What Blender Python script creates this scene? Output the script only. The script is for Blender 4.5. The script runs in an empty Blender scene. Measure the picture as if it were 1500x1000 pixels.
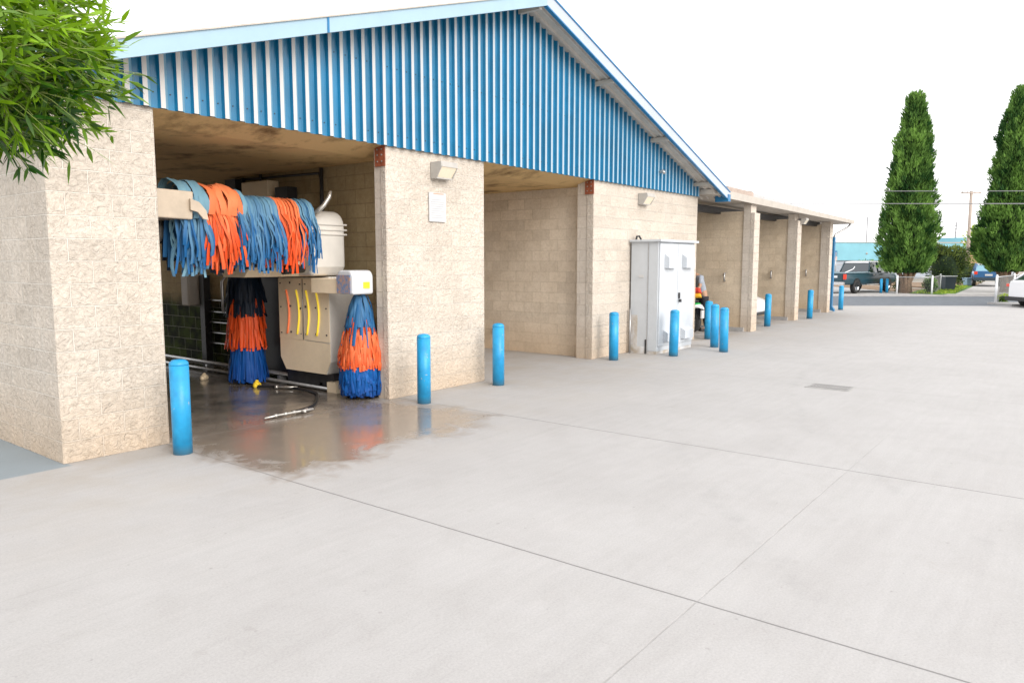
import bpy, bmesh, math, random
from mathutils import Vector, Matrix, noise
R = math.radians
rnd = random.Random(7)
S = bpy.context.scene
COL = S.collection

# ------------------------------------------------------------------ materials
def mat(name, col, rough=0.7, metal=0.0, var=0.0, scale=8.0, bump=0.0, bscale=60.0, spec=0.5, emit=0.0, coat=0.0, col2=None):
    m = bpy.data.materials.new(name); m.use_nodes = True
    nt = m.node_tree; N = nt.nodes; L = nt.links
    b = N['Principled BSDF']
    b.inputs['Base Color'].default_value = (*col, 1)
    b.inputs['Roughness'].default_value = rough
    b.inputs['Metallic'].default_value = metal
    b.inputs['Specular IOR Level'].default_value = spec
    if coat: b.inputs['Coat Weight'].default_value = coat; b.inputs['Coat Roughness'].default_value = .08
    if emit:
        b.inputs['Emission Color'].default_value = (*col, 1); b.inputs['Emission Strength'].default_value = emit
    tc = N.new('ShaderNodeTexCoord')
    if var or col2:
        n = N.new('ShaderNodeTexNoise'); n.inputs['Scale'].default_value = scale; n.inputs['Detail'].default_value = 6
        n.inputs['Roughness'].default_value = .65
        L.new(tc.outputs['Object'], n.inputs['Vector'])
        r = N.new('ShaderNodeValToRGB')
        c1 = col2 if col2 else tuple(max(0, c * (1 - var)) for c in col)
        c0 = col if col2 else tuple(min(1, c * (1 + var * .6)) for c in col)
        r.color_ramp.elements[0].position = .32; r.color_ramp.elements[0].color = (*c1, 1)
        r.color_ramp.elements[1].position = .68; r.color_ramp.elements[1].color = (*c0, 1)
        L.new(n.outputs['Fac'], r.inputs['Fac']); L.new(r.outputs['Color'], b.inputs['Base Color'])
    if bump:
        n2 = N.new('ShaderNodeTexNoise'); n2.inputs['Scale'].default_value = bscale; n2.inputs['Detail'].default_value = 5
        L.new(tc.outputs['Object'], n2.inputs['Vector'])
        bp = N.new('ShaderNodeBump'); bp.inputs['Strength'].default_value = bump; bp.inputs['Distance'].default_value = .01
        L.new(n2.outputs['Fac'], bp.inputs['Height']); L.new(bp.outputs['Normal'], b.inputs['Normal'])
    return m

def block_mat(name, col, mortar, rough_face=True, stain=None, dirt=.25):
    """concrete block masonry in wall metres (UV), 0.4 x 0.2 blocks"""
    m = bpy.data.materials.new(name); m.use_nodes = True
    nt = m.node_tree; N = nt.nodes; L = nt.links; b = N['Principled BSDF']
    b.inputs['Roughness'].default_value = .9; b.inputs['Specular IOR Level'].default_value = .25
    uv = N.new('ShaderNodeUVMap'); tc = N.new('ShaderNodeTexCoord')
    br = N.new('ShaderNodeTexBrick'); br.offset = .5
    br.inputs['Scale'].default_value = 1; br.inputs['Brick Width'].default_value = .4; br.inputs['Row Height'].default_value = .2
    br.inputs['Mortar Size'].default_value = .006; br.inputs['Mortar Smooth'].default_value = .35
    br.inputs['Color1'].default_value = (*[c * .93 for c in col], 1); br.inputs['Color2'].default_value = (*[min(1, c * 1.06) for c in col], 1)
    br.inputs['Mortar'].default_value = (*mortar, 1)
    # slightly wobbly mortar lines
    wn = N.new('ShaderNodeTexNoise'); wn.inputs['Scale'].default_value = 9
    L.new(uv.outputs['UV'], wn.inputs['Vector'])
    wm = N.new('ShaderNodeVectorMath'); wm.operation = 'MULTIPLY_ADD'; wm.inputs[1].default_value = (.008, .008, 0)
    L.new(wn.outputs['Color'], wm.inputs[0]); L.new(uv.outputs['UV'], wm.inputs[2])
    L.new(wm.outputs[0], br.inputs['Vector'])
    n = N.new('ShaderNodeTexNoise'); n.inputs['Scale'].default_value = 1.6; n.inputs['Detail'].default_value = 7; n.inputs['Roughness'].default_value = .7
    L.new(tc.outputs['Object'], n.inputs['Vector'])
    rp = N.new('ShaderNodeValToRGB')
    rp.color_ramp.elements[0].position = .3; rp.color_ramp.elements[0].color = (1 - dirt, 1 - dirt * 1.15, 1 - dirt * 1.35, 1)
    rp.color_ramp.elements[1].position = .62; rp.color_ramp.elements[1].color = (1, 1, 1, 1)
    L.new(n.outputs['Fac'], rp.inputs['Fac'])
    mx = N.new('ShaderNodeMixRGB'); mx.blend_type = 'MULTIPLY'; mx.inputs['Fac'].default_value = 1
    L.new(br.outputs['Color'], mx.inputs[1]); L.new(rp.outputs['Color'], mx.inputs[2])
    n3 = N.new('ShaderNodeTexNoise'); n3.inputs['Scale'].default_value = 24; n3.inputs['Detail'].default_value = 8; n3.inputs['Roughness'].default_value = .75
    L.new(tc.outputs['Object'], n3.inputs['Vector'])
    r3 = N.new('ShaderNodeValToRGB'); r3.color_ramp.elements[0].position = .35; r3.color_ramp.elements[0].color = (.8, .78, .75, 1)
    r3.color_ramp.elements[1].position = .6; r3.color_ramp.elements[1].color = (1.0, 1.0, 1.0, 1)
    L.new(n3.outputs['Fac'], r3.inputs['Fac'])
    m2 = N.new('ShaderNodeMixRGB'); m2.blend_type = 'MULTIPLY'; m2.inputs['Fac'].default_value = .8
    L.new(mx.outputs[0], m2.inputs[1]); L.new(r3.outputs['Color'], m2.inputs[2])
    sx = N.new('ShaderNodeSeparateXYZ'); L.new(tc.outputs['Object'], sx.inputs[0])
    # warm splash stain at the foot of the wall
    fr = N.new('ShaderNodeMapRange'); fr.inputs[1].default_value = .75; fr.inputs[2].default_value = 0; fr.inputs[3].default_value = 0; fr.inputs[4].default_value = 1
    L.new(sx.outputs['Z'], fr.inputs[0])
    fm = N.new('ShaderNodeMath'); fm.operation = 'MULTIPLY'; L.new(fr.outputs[0], fm.inputs[0]); L.new(n.outputs['Fac'], fm.inputs[1])
    m3 = N.new('ShaderNodeMixRGB'); m3.inputs[2].default_value = (col[0] * .78, col[1] * .62, col[2] * .45, 1)
    L.new(fm.outputs[0], m3.inputs['Fac']); L.new(m2.outputs[0], m3.inputs[1])
    out = m3.outputs[0]
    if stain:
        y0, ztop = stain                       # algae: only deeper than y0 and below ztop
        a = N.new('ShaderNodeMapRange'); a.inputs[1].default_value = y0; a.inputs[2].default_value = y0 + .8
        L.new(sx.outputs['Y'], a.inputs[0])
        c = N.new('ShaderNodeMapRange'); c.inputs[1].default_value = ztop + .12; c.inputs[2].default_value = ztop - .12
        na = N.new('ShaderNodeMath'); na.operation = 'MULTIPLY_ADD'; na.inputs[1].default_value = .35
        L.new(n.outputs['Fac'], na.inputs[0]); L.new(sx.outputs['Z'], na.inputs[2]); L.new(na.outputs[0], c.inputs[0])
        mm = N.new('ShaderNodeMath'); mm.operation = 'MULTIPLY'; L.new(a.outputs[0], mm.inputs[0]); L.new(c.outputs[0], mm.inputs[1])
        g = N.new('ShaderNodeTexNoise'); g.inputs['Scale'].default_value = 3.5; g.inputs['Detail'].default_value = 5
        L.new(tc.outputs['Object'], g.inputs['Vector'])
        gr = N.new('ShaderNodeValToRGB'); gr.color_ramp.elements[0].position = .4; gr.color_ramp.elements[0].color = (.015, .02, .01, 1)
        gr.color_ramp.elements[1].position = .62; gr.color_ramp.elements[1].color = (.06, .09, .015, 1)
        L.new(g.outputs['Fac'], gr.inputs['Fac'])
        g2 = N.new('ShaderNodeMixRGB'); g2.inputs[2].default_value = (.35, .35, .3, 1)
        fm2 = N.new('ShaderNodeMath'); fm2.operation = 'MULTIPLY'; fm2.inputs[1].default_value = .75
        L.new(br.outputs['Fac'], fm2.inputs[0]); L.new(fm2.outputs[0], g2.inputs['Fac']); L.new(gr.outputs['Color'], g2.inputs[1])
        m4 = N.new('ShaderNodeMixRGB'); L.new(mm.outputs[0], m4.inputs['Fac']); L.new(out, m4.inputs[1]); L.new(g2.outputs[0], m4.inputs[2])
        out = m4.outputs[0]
    L.new(out, b.inputs['Base Color'])
    # relief
    inv = N.new('ShaderNodeMath'); inv.operation = 'SUBTRACT'; inv.inputs[0].default_value = 1; L.new(br.outputs['Fac'], inv.inputs[1])
    if rough_face:
        mu = N.new('ShaderNodeTexNoise'); mu.inputs['Scale'].default_value = 14; mu.inputs['Detail'].default_value = 5
        mu.inputs['Roughness'].default_value = .6; mu.inputs['Distortion'].default_value = 1.8
        L.new(tc.outputs['Object'], mu.inputs['Vector'])
        amp = .034
    else:
        mu = N.new('ShaderNodeTexNoise'); mu.inputs['Scale'].default_value = 70; mu.inputs['Detail'].default_value = 4
        L.new(tc.outputs['Object'], mu.inputs['Vector'])
        amp = .004
    h = N.new('ShaderNodeMath'); h.operation = 'MULTIPLY'; L.new(inv.outputs[0], h.inputs[0])
    sc = N.new('ShaderNodeMath'); sc.operation = 'MULTIPLY_ADD'; sc.inputs[1].default_value = amp; sc.inputs[2].default_value = .004 if rough_face else .0015
    L.new(mu.outputs['Fac'], sc.inputs[0]); L.new(sc.outputs[0], h.inputs[1])
    bp = N.new('ShaderNodeBump'); bp.inputs['Distance'].default_value = 1.0; bp.inputs['Strength'].default_value = 1.0
    L.new(h.outputs[0], bp.inputs['Height']); L.new(bp.outputs['Normal'], b.inputs['Normal'])
    return m

def tint_mat(name, c0, c1, rough=.6, trans=.0, spec=.3):
    m = bpy.data.materials.new(name); m.use_nodes = True
    nt = m.node_tree; N = nt.nodes; L = nt.links; b = N['Principled BSDF']
    at = N.new('ShaderNodeAttribute'); at.attribute_name = 'tint'
    r = N.new('ShaderNodeValToRGB'); r.color_ramp.elements[0].color = (*c0, 1); r.color_ramp.elements[1].color = (*c1, 1)
    L.new(at.outputs['Fac'], r.inputs['Fac']); L.new(r.outputs['Color'], b.inputs['Base Color'])
    b.inputs['Roughness'].default_value = rough; b.inputs['Specular IOR Level'].default_value = spec
    if trans:
        t = N.new('ShaderNodeBsdfTranslucent'); L.new(r.outputs['Color'], t.inputs['Color'])
        mx = N.new('ShaderNodeMixShader'); mx.inputs[0].default_value = trans
        L.new(b.outputs[0], mx.inputs[1]); L.new(t.outputs[0], mx.inputs[2]); L.new(mx.outputs[0], N['Material Output'].inputs['Surface'])
    return m

def concrete_mat():
    m = bpy.data.materials.new('concrete'); m.use_nodes = True
    nt = m.node_tree; N = nt.nodes; L = nt.links; b = N['Principled BSDF']
    tc = N.new('ShaderNodeTexCoord'); sx = N.new('ShaderNodeSeparateXYZ'); L.new(tc.outputs['Object'], sx.inputs[0])
    def noise_(scale, det=6, rough=.6, vec=None, dist=0):
        n = N.new('ShaderNodeTexNoise'); n.inputs['Scale'].default_value = scale; n.inputs['Detail'].default_value = det
        n.inputs['Roughness'].default_value = rough; n.inputs['Distortion'].default_value = dist
        L.new(vec or tc.outputs['Object'], n.inputs['Vector']); return n
    def ramp(src, p0, c0, p1, c1):
        r = N.new('ShaderNodeValToRGB'); r.color_ramp.elements[0].position = p0; r.color_ramp.elements[0].color = (*c0, 1)
        r.color_ramp.elements[1].position = p1; r.color_ramp.elements[1].color = (*c1, 1); L.new(src, r.inputs['Fac']); return r
    def mix(f, a, c, mode='MIX'):
        x = N.new('ShaderNodeMixRGB'); x.blend_type = mode
        for i, v in ((0, f), (1, a), (2, c)):
            if hasattr(v, 'links') or hasattr(v, 'is_linked'): L.new(v, x.inputs[i])
            else: x.inputs[i].default_value = v if i == 0 else (*v, 1)
        return x.outputs[0]
    def math_(op, a, c=None, d=None):
        x = N.new('ShaderNodeMath'); x.operation = op
        for i, v in enumerate((a, c, d)):
            if v is None: continue
            if hasattr(v, 'is_linked'): L.new(v, x.inputs[i])
            else: x.inputs[i].default_value = v
        return x.outputs[0]
    base = ramp(noise_(.55, 7, .62).outputs['Fac'], .3, (.425, .412, .403), .7, (.470, .458, .449)).outputs[0]
    mp = N.new('ShaderNodeMapping'); mp.inputs['Scale'].default_value = (1.2, 14, 1); mp.inputs['Rotation'].default_value = (0, 0, R(52))
    L.new(tc.outputs['Object'], mp.inputs[0])
    streak = ramp(noise_(1.0, 5, .6, mp.outputs[0]).outputs['Fac'], .3, (.94, .94, .94), .7, (1, 1, 1)).outputs[0]
    fine = ramp(noise_(75, 6, .85).outputs['Fac'], .36, (.80, .80, .805), .60, (1, 1, 1)).outputs[0]
    blot = ramp(noise_(2.3, 9, .75, None, .4).outputs['Fac'], .34, (.945, .94, .935), .56, (1, 1, 1)).outputs[0]
    spots = ramp(noise_(7.5, 3, .5).outputs['Fac'], .24, (.72, .70, .67), .33, (1, 1, 1)).outputs[0]
    c = mix(1.0, base, streak, 'MULTIPLY'); c = mix(.9, c, fine, 'MULTIPLY'); c = mix(1.0, c, blot, 'MULTIPLY'); c = mix(.25, c, spots, 'MULTIPLY')
    tm = N.new('ShaderNodeMapping'); tm.inputs['Location'].default_value = (-14, 9, 0); L.new(tc.outputs['Object'], tm.inputs[0])
    ln = N.new('ShaderNodeVectorMath'); ln.operation = 'LENGTH'; L.new(tm.outputs[0], ln.inputs[0])
    tn_ = math_('ADD', ln.outputs['Value'], math_('MULTIPLY', noise_(.6, 3).outputs['Fac'], .5))
    tyre = None
    for rad_ in (8.2, 9.75, 12.9, 14.4):
        f = N.new('ShaderNodeMapRange'); f.inputs[1].default_value = .11; f.inputs[2].default_value = .02
        L.new(math_('ABSOLUTE', math_('SUBTRACT', tn_, rad_)), f.inputs[0]); tyre = f.outputs[0] if tyre is None else math_('MAXIMUM', tyre, f.outputs[0])
    tyre = math_('MULTIPLY', tyre, ramp(noise_(1.3, 6, .7).outputs['Fac'], .48, (0, 0, 0), .66, (.22, .22, .22)).outputs[0])
    c = mix(tyre, c, (.22, .215, .21))
    drips = ramp(noise_(16, 2, .4).outputs['Fac'], .20, (.55, .54, .52), .255, (1, 1, 1)).outputs[0]
    c = mix(.5, c, drips, 'MULTIPLY')
    # brownish run-off near the building line
    nearw = N.new('ShaderNodeMapRange'); nearw.inputs[1].default_value = 4.2; nearw.inputs[2].default_value = 7.4; L.new(sx.outputs['Y'], nearw.inputs[0])
    runo = math_('MULTIPLY', nearw.outputs[0], ramp(noise_(1.1, 6, .7).outputs['Fac'], .42, (0, 0, 0), .62, (.6, .6, .6)).outputs[0])
    c = mix(runo, c, (.34, .30, .25))
    # control joints: x = const, and y = const
    wob = math_('MULTIPLY', math_('SUBTRACT', noise_(4, 4).outputs['Fac'], .5), .012)
    def joint(axis, pos, half, dark):
        d = math_('ABSOLUTE', math_('ADD', math_('SUBTRACT', axis, pos), wob))
        f = N.new('ShaderNodeMapRange'); f.inputs[1].default_value = half; f.inputs[2].default_value = half * .45; L.new(d, f.inputs[0])
        return f.outputs[0]
    jx = None
    for p, hw in ((-2.2, .008), (3.58, .008), (6.72, .008), (11.25, .011), (16.1, .012), (21, .014), (26, .016)):
        j = joint(sx.outputs['X'], p, hw, 1); jx = j if jx is None else math_('MAXIMUM', jx, j)
    jy = None
    for p, hw in ((-5, .008), (1.53, .007), (7.12, .009)):
        j = joint(sx.outputs['Y'], p, hw, 1); jy = j if jy is None else math_('MAXIMUM', jy, j)
    fj = N.new('ShaderNodeMapRange'); fj.inputs[1].default_value = 7.5; fj.inputs[2].default_value = 10.5; fj.inputs[3].default_value = .75; fj.inputs[4].default_value = .3; L.new(sx.outputs['X'], fj.inputs[0])
    c = mix(math_('MULTIPLY', jx, fj.outputs[0]), c, (.15, .145, .14))
    brk = ramp(noise_(5, 3).outputs['Fac'], .4, (.05, .05, .05), .6, (.5, .5, .5)).outputs[0]
    fx = N.new('ShaderNodeMapRange'); fx.inputs[1].default_value = 6.5; fx.inputs[2].default_value = 9.5; fx.inputs[3].default_value = 1; fx.inputs[4].default_value = .2; L.new(sx.outputs['X'], fx.inputs[0])
    c = mix(math_('MULTIPLY', math_('MULTIPLY', jy, fx.outputs[0]), brk), c, (.27, .26, .245))
    jf = joint(sx.outputs['Y'], 4.45, .006, 1); c = mix(math_('MULTIPLY', jf, .3), c, (.3, .29, .27))
    # wet floor from the attribute, broken up by noise
    at = N.new('ShaderNodeAttribute'); at.attribute_name = 'wet'
    wn = noise_(2.6, 8, .7, None, .6).outputs['Fac']
    w = math_('ADD', at.outputs['Fac'], math_('MULTIPLY', math_('SUBTRACT', wn, .5), 1.7))
    wr = N.new('ShaderNodeMapRange'); wr.inputs[1].default_value = .30; wr.inputs[2].default_value = .80; L.new(w, wr.inputs[0])
    wet = wr.outputs[0]
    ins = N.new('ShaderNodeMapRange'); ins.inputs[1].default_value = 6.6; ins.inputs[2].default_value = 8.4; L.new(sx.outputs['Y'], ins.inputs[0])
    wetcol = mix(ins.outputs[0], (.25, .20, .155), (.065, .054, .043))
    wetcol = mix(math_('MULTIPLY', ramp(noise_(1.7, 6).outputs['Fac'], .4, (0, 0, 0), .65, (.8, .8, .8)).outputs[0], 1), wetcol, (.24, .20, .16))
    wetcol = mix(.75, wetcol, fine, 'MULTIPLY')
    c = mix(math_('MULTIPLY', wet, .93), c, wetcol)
    thr = joint(sx.outputs['Y'], 7.12, .008, 1)
    inb = N.new('ShaderNodeMapRange'); inb.inputs[1].default_value = 3.5; inb.inputs[2].default_value = 3.7; L.new(sx.outputs['X'], inb.inputs[0])
    c = mix(math_('MULTIPLY', math_('MULTIPLY', thr, inb.outputs[0]), .5), c, (.36, .33, .29))
    # bluish tint painted in as the building's shade on the ground to its left
    sa = N.new('ShaderNodeMapRange'); sa.inputs[1].default_value = 6.98; sa.inputs[2].default_value = 7.02; L.new(sx.outputs['Y'], sa.inputs[0])
    sb_ = N.new('ShaderNodeMapRange'); sb_.inputs[1].default_value = 2.7; sb_.inputs[2].default_value = 2.66; L.new(sx.outputs['X'], sb_.inputs[0])
    c = mix(math_('MULTIPLY', math_('MULTIPLY', sa.outputs[0], sb_.outputs[0]), .75), c, (.19, .24, .27))
    L.new(c, b.inputs['Base Color'])
    rr = math_('ADD', math_('MULTIPLY', ramp(noise_(3.2, 6, .65).outputs['Fac'], .38, (0, 0, 0), .6, (1, 1, 1)).outputs[0], .2), .05)
    rw = N.new('ShaderNodeMixRGB'); rw.inputs[1].default_value = (.78, .78, .78, 1); L.new(wet, rw.inputs[0]); L.new(rr, rw.inputs[2])
    L.new(rw.outputs[0], b.inputs['Roughness'])
    b.inputs['Specular IOR Level'].default_value = .4
    sp = N.new('ShaderNodeMapRange'); sp.inputs[3].default_value = .3; sp.inputs[4].default_value = .9; L.new(wet, sp.inputs[0]); L.new(sp.outputs[0], b.inputs['Specular IOR Level'])
    hh = math_('ADD', math_('MULTIPLY', noise_(160, 4, .7).outputs['Fac'], .0012), math_('MULTIPLY', math_('MAXIMUM', math_('MULTIPLY', jx, fj.outputs[0]), math_('MULTIPLY', math_('MULTIPLY', jy, fx.outputs[0]), .25)), -.006))
    bp = N.new('ShaderNodeBump'); bp.inputs['Distance'].default_value = 1
    bs = N.new('ShaderNodeMapRange'); bs.inputs[3].default_value = .9; bs.inputs[4].default_value = .12; L.new(wet, bs.inputs[0]); L.new(bs.outputs[0], bp.inputs['Strength'])
    L.new(hh, bp.inputs['Height']); L.new(bp.outputs['Normal'], b.inputs['Normal'])
    return m

def ceiling_mat():
    m = mat('ceiling_stucco', (.50, .34, .17), .85, bump=.4, bscale=30)
    N = m.node_tree.nodes; L = m.node_tree.links; b = N['Principled BSDF']
    tc = N.new('ShaderNodeTexCoord'); mp = N.new('ShaderNodeMapping'); mp.inputs['Scale'].default_value = (1, .7, 1)
    L.new(tc.outputs['Object'], mp.inputs[0])
    n = N.new('ShaderNodeTexNoise'); n.inputs['Scale'].default_value = 1.6; n.inputs['Detail'].default_value = 8; n.inputs['Roughness'].default_value = .7
    L.new(mp.outputs[0], n.inputs['Vector'])
    r = N.new('ShaderNodeValToRGB'); r.color_ramp.elements[0].position = .30; r.color_ramp.elements[0].color = (.12, .06, .015, 1)
    r.color_ramp.elements[1].position = .5; r.color_ramp.elements[1].color = (.62, .42, .19, 1)
    L.new(n.outputs['Fac'], r.inputs['Fac']); L.new(r.outputs['Color'], b.inputs['Base Color'])
    return m

M = {}
M['concrete'] = concrete_mat()
M['split'] = block_mat('split_face_block', (.665, .60, .525), (.76, .71, .64), dirt=.12)
M['jamb'] = block_mat('smooth_block', (.66, .60, .53), (.58, .52, .455), False, dirt=.15)
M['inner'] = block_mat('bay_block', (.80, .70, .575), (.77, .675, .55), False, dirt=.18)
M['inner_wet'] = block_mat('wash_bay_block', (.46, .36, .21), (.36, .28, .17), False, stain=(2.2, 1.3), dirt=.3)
M['wing_block'] = block_mat('wing_block', (.74, .63, .485), (.70, .595, .455), False, dirt=.18)
M['ceiling'] = ceiling_mat()
M['blue_panel'] = mat('blue_painted_metal', (.002, .155, .31), .32, var=.3, scale=1.2, spec=.7, coat=.3)
M['crest'] = mat('painted_crest_light', (.62, .60, .585), .35, var=.1, scale=2, spec=.7)  # pale crest colour imitates light on the ribs
def crest_mat():  # highlight on the rib crests put into their colour, bluer to the right
    m = mat('painted_crest_highlight', (.62, .60, .585), .35, spec=.7); N = m.node_tree.nodes; L = m.node_tree.links
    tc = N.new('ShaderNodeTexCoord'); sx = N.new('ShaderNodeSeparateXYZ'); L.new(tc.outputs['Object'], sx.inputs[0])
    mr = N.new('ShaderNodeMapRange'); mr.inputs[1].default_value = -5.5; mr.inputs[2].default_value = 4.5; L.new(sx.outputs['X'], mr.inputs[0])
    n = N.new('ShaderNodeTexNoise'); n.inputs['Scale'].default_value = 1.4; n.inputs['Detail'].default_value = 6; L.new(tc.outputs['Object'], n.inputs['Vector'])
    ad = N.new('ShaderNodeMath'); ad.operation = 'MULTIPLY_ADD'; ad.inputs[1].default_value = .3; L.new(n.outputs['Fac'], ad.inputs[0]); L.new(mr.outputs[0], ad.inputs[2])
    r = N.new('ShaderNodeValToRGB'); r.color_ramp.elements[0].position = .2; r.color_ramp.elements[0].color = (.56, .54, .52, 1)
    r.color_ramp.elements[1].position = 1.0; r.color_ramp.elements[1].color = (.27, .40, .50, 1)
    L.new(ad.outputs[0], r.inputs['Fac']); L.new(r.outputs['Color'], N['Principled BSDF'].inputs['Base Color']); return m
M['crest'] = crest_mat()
M['web'] = mat('painted_lit_web', (.24, .43, .55), .35, var=.15, scale=2, spec=.7)  # lit side of each rib painted in as a paler blue
M['fascia'] = mat('pale_blue_fascia', (.31, .45, .55), .4, var=.06, scale=1.5, spec=.6)
M['fascia_w'] = mat('white_fascia', (.42, .47, .56), .4, var=.06, scale=1.5, spec=.6)
M['blue_trim'] = mat('blue_trim', (.004, .15, .34), .35, var=.1, spec=.6)
M['soffit'] = mat('soffit_metal', (.52, .48, .43), .6, var=.18, scale=2.5)
M['cream'] = mat('cream_paint', (.46, .42, .37), .55, var=.12, scale=4)
M['roof_grey'] = mat('roof_sheet', (.48, .47, .47), .5, var=.12, scale=3)
M['rust'] = mat('red_oxide_steel', (.30, .085, .04), .6, var=.4, scale=14)
M['bollard'] = mat('bollard_blue_paint', (.006, .32, .64), .42, var=.12, scale=9, bump=.12, bscale=40, spec=.5)
def bollard_mat():
    m = mat('worn_bollard_paint', (.006, .32, .64), .42, bump=.12, bscale=40); N = m.node_tree.nodes; L = m.node_tree.links; b = N['Principled BSDF']
    tc = N.new('ShaderNodeTexCoord'); oi = N.new('ShaderNodeObjectInfo'); va = N.new('ShaderNodeVectorMath'); va.operation = 'ADD'
    cb_ = N.new('ShaderNodeCombineXYZ'); mu = N.new('ShaderNodeMath'); mu.operation = 'MULTIPLY'; mu.inputs[1].default_value = 37
    L.new(oi.outputs['Random'], mu.inputs[0]); L.new(mu.outputs[0], cb_.inputs[0]); L.new(mu.outputs[0], cb_.inputs[2])
    L.new(tc.outputs['Object'], va.inputs[0]); L.new(cb_.outputs[0], va.inputs[1])
    n = N.new('ShaderNodeTexNoise'); n.inputs['Scale'].default_value = 6; n.inputs['Detail'].default_value = 8; n.inputs['Roughness'].default_value = .7; L.new(va.outputs[0], n.inputs['Vector'])
    r = N.new('ShaderNodeValToRGB'); r.color_ramp.elements[0].position = .28; r.color_ramp.elements[0].color = (.01, .22, .46, 1); r.color_ramp.elements[1].position = .7; r.color_ramp.elements[1].color = (.02, .36, .68, 1)
    L.new(n.outputs['Fac'], r.inputs['Fac'])
    n2 = N.new('ShaderNodeTexNoise'); n2.inputs['Scale'].default_value = 22; n2.inputs['Detail'].default_value = 4; L.new(va.outputs[0], n2.inputs['Vector'])
    r2 = N.new('ShaderNodeValToRGB'); r2.color_ramp.elements[0].position = .69; r2.color_ramp.elements[0].color = (0, 0, 0, 1); r2.color_ramp.elements[1].position = .72; r2.color_ramp.elements[1].color = (1, 1, 1, 1)
    L.new(n2.outputs['Fac'], r2.inputs['Fac'])
    m1 = N.new('ShaderNodeMixRGB'); m1.inputs[2].default_value = (.30, .38, .42, 1); L.new(r2.outputs[0], m1.inputs[0]); L.new(r.outputs[0], m1.inputs[1])
    sx = N.new('ShaderNodeSeparateXYZ'); L.new(tc.outputs['Object'], sx.inputs[0])
    mr = N.new('ShaderNodeMapRange'); mr.inputs[1].default_value = .10; mr.inputs[2].default_value = .0; mr.inputs[4].default_value = 1.2; L.new(sx.outputs['Z'], mr.inputs[0])
    mm = N.new('ShaderNodeMath'); mm.operation = 'MULTIPLY'; mm.use_clamp = True; L.new(mr.outputs[0], mm.inputs[0]); L.new(n.outputs['Fac'], mm.inputs[1])
    m2 = N.new('ShaderNodeMixRGB'); m2.inputs[2].default_value = (.10, .13, .13, 1); L.new(mm.outputs[0], m2.inputs[0]); L.new(m1.outputs[0], m2.inputs[1])
    L.new(m2.outputs[0], b.inputs['Base Color']); return m
M['bollard'] = bollard_mat()
M['cab'] = mat('cabinet_white_paint', (.53, .56, .59), .42, var=.08, scale=2.2, spec=.5)
M['cab_dirty'] = mat('cabinet_lower_paint', (.70, .72, .75), .5, scale=3.5, col2=(.36, .29, .20))
M['tan_metal'] = mat('tan_machine_paint', (.92, .76, .55), .4, var=.06, scale=5, spec=.5)
M['white_plastic'] = mat('white_plastic', (.70, .67, .62), .3, var=.1, scale=3, spec=.6)
M['motor_cream'] = mat('cream_motor_cover', (.52, .43, .33), .4, var=.15, scale=4)
M['hood_white'] = mat('white_hood', (.64, .66, .68), .3, var=.05, scale=3)
M['black'] = mat('black_rubber', (.015, .015, .016), .45, var=.3)
M['dark'] = mat('dark_steel', (.03, .03, .032), .5, var=.4, scale=9)
M['steel'] = mat('galvanised_steel', (.45, .45, .45), .38, .8, var=.2, scale=20)
M['silver'] = mat('bare_metal', (.62, .60, .56), .3, .7, var=.25, scale=30)
M['yellow'] = mat('yellow_tube', (.95, .72, .05), .4, emit=.35)  # small glow added so the strips stay bright in the shaded bay
M['coral'] = mat('coral_tube', (.95, .22, .08), .4, emit=.25)  # same added glow as the yellow strips
M['label_y'] = mat('yellow_label', (.85, .78, .03), .5)
M['blue_sticker'] = mat('blue_sticker', (.02, .22, .5), .5, scale=30, col2=(.55, .30, .15))
M['strip_blue'] = tint_mat('blue_cloth_strip', (.001, .085, .25), (.17, .32, .39), .55)
M['strip_deep'] = tint_mat('deep_blue_cloth_strip', (.001, .035, .20), (.003, .12, .40), .6)
M['strip_orange'] = tint_mat('orange_cloth_strip', (.62, .055, .003), (.86, .27, .11), .55)
M['strip_black'] = tint_mat('dark_cloth_strip', (.004, .006, .012), (.01, .035, .08), .6)
M['paper'] = mat('notice_paper', (.56, .56, .56), .5, var=.03)
M['paper_head'] = mat('notice_header', (.62, .30, .2), .5)
M['paper_ink'] = mat('notice_faded_print', (.42, .43, .45), .5)
M['lamp_case'] = mat('lamp_housing', (.42, .40, .37), .5, var=.12)
M['lamp_lens'] = mat('lamp_lens', (.86, .76, .58), .18, var=.06, scale=20, spec=.7, coat=.5)
M['asphalt'] = mat('asphalt', (.13, .145, .165), .85, var=.22, scale=3, bump=.5, bscale=200)
M['kerb'] = mat('kerb_concrete', (.38, .37, .36), .8, var=.15, scale=5)
M['lot'] = mat('lot_concrete', (.40, .385, .37), .8, var=.15, scale=1.5)
M['soil'] = mat('soil', (.26, .17, .10), .95, var=.4, scale=4, bump=.8, bscale=30)
M['ground'] = mat('dry_ground', (.34, .31, .26), .95, var=.25, scale=.2)
M['turf'] = mat('turf', (.07, .17, .02), .9, var=.4, scale=5, bump=.8, bscale=60)
M['bark'] = mat('bark', (.26, .17, .11), .9, var=.4, scale=12, bump=.9, bscale=30)
M['cypress'] = tint_mat('cypress_leaf', (.011, .064, .012), (.23, .41, .08), .75, .2)
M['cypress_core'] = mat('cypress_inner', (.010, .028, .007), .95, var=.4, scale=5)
M['shrub'] = tint_mat('shrub_leaf', (.03, .06, .01), (.20, .26, .06), .7, .15)
M['palm'] = tint_mat('bright_leaf', (.12, .24, .02), (.52, .62, .08), .6, .25)
M['bamboo'] = tint_mat('bamboo_leaf', (.004, .05, .001), (.32, .56, .012), .38, .25, .45)
M['culm'] = mat('bamboo_culm', (.24, .30, .08), .5, var=.3, scale=6)
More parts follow.
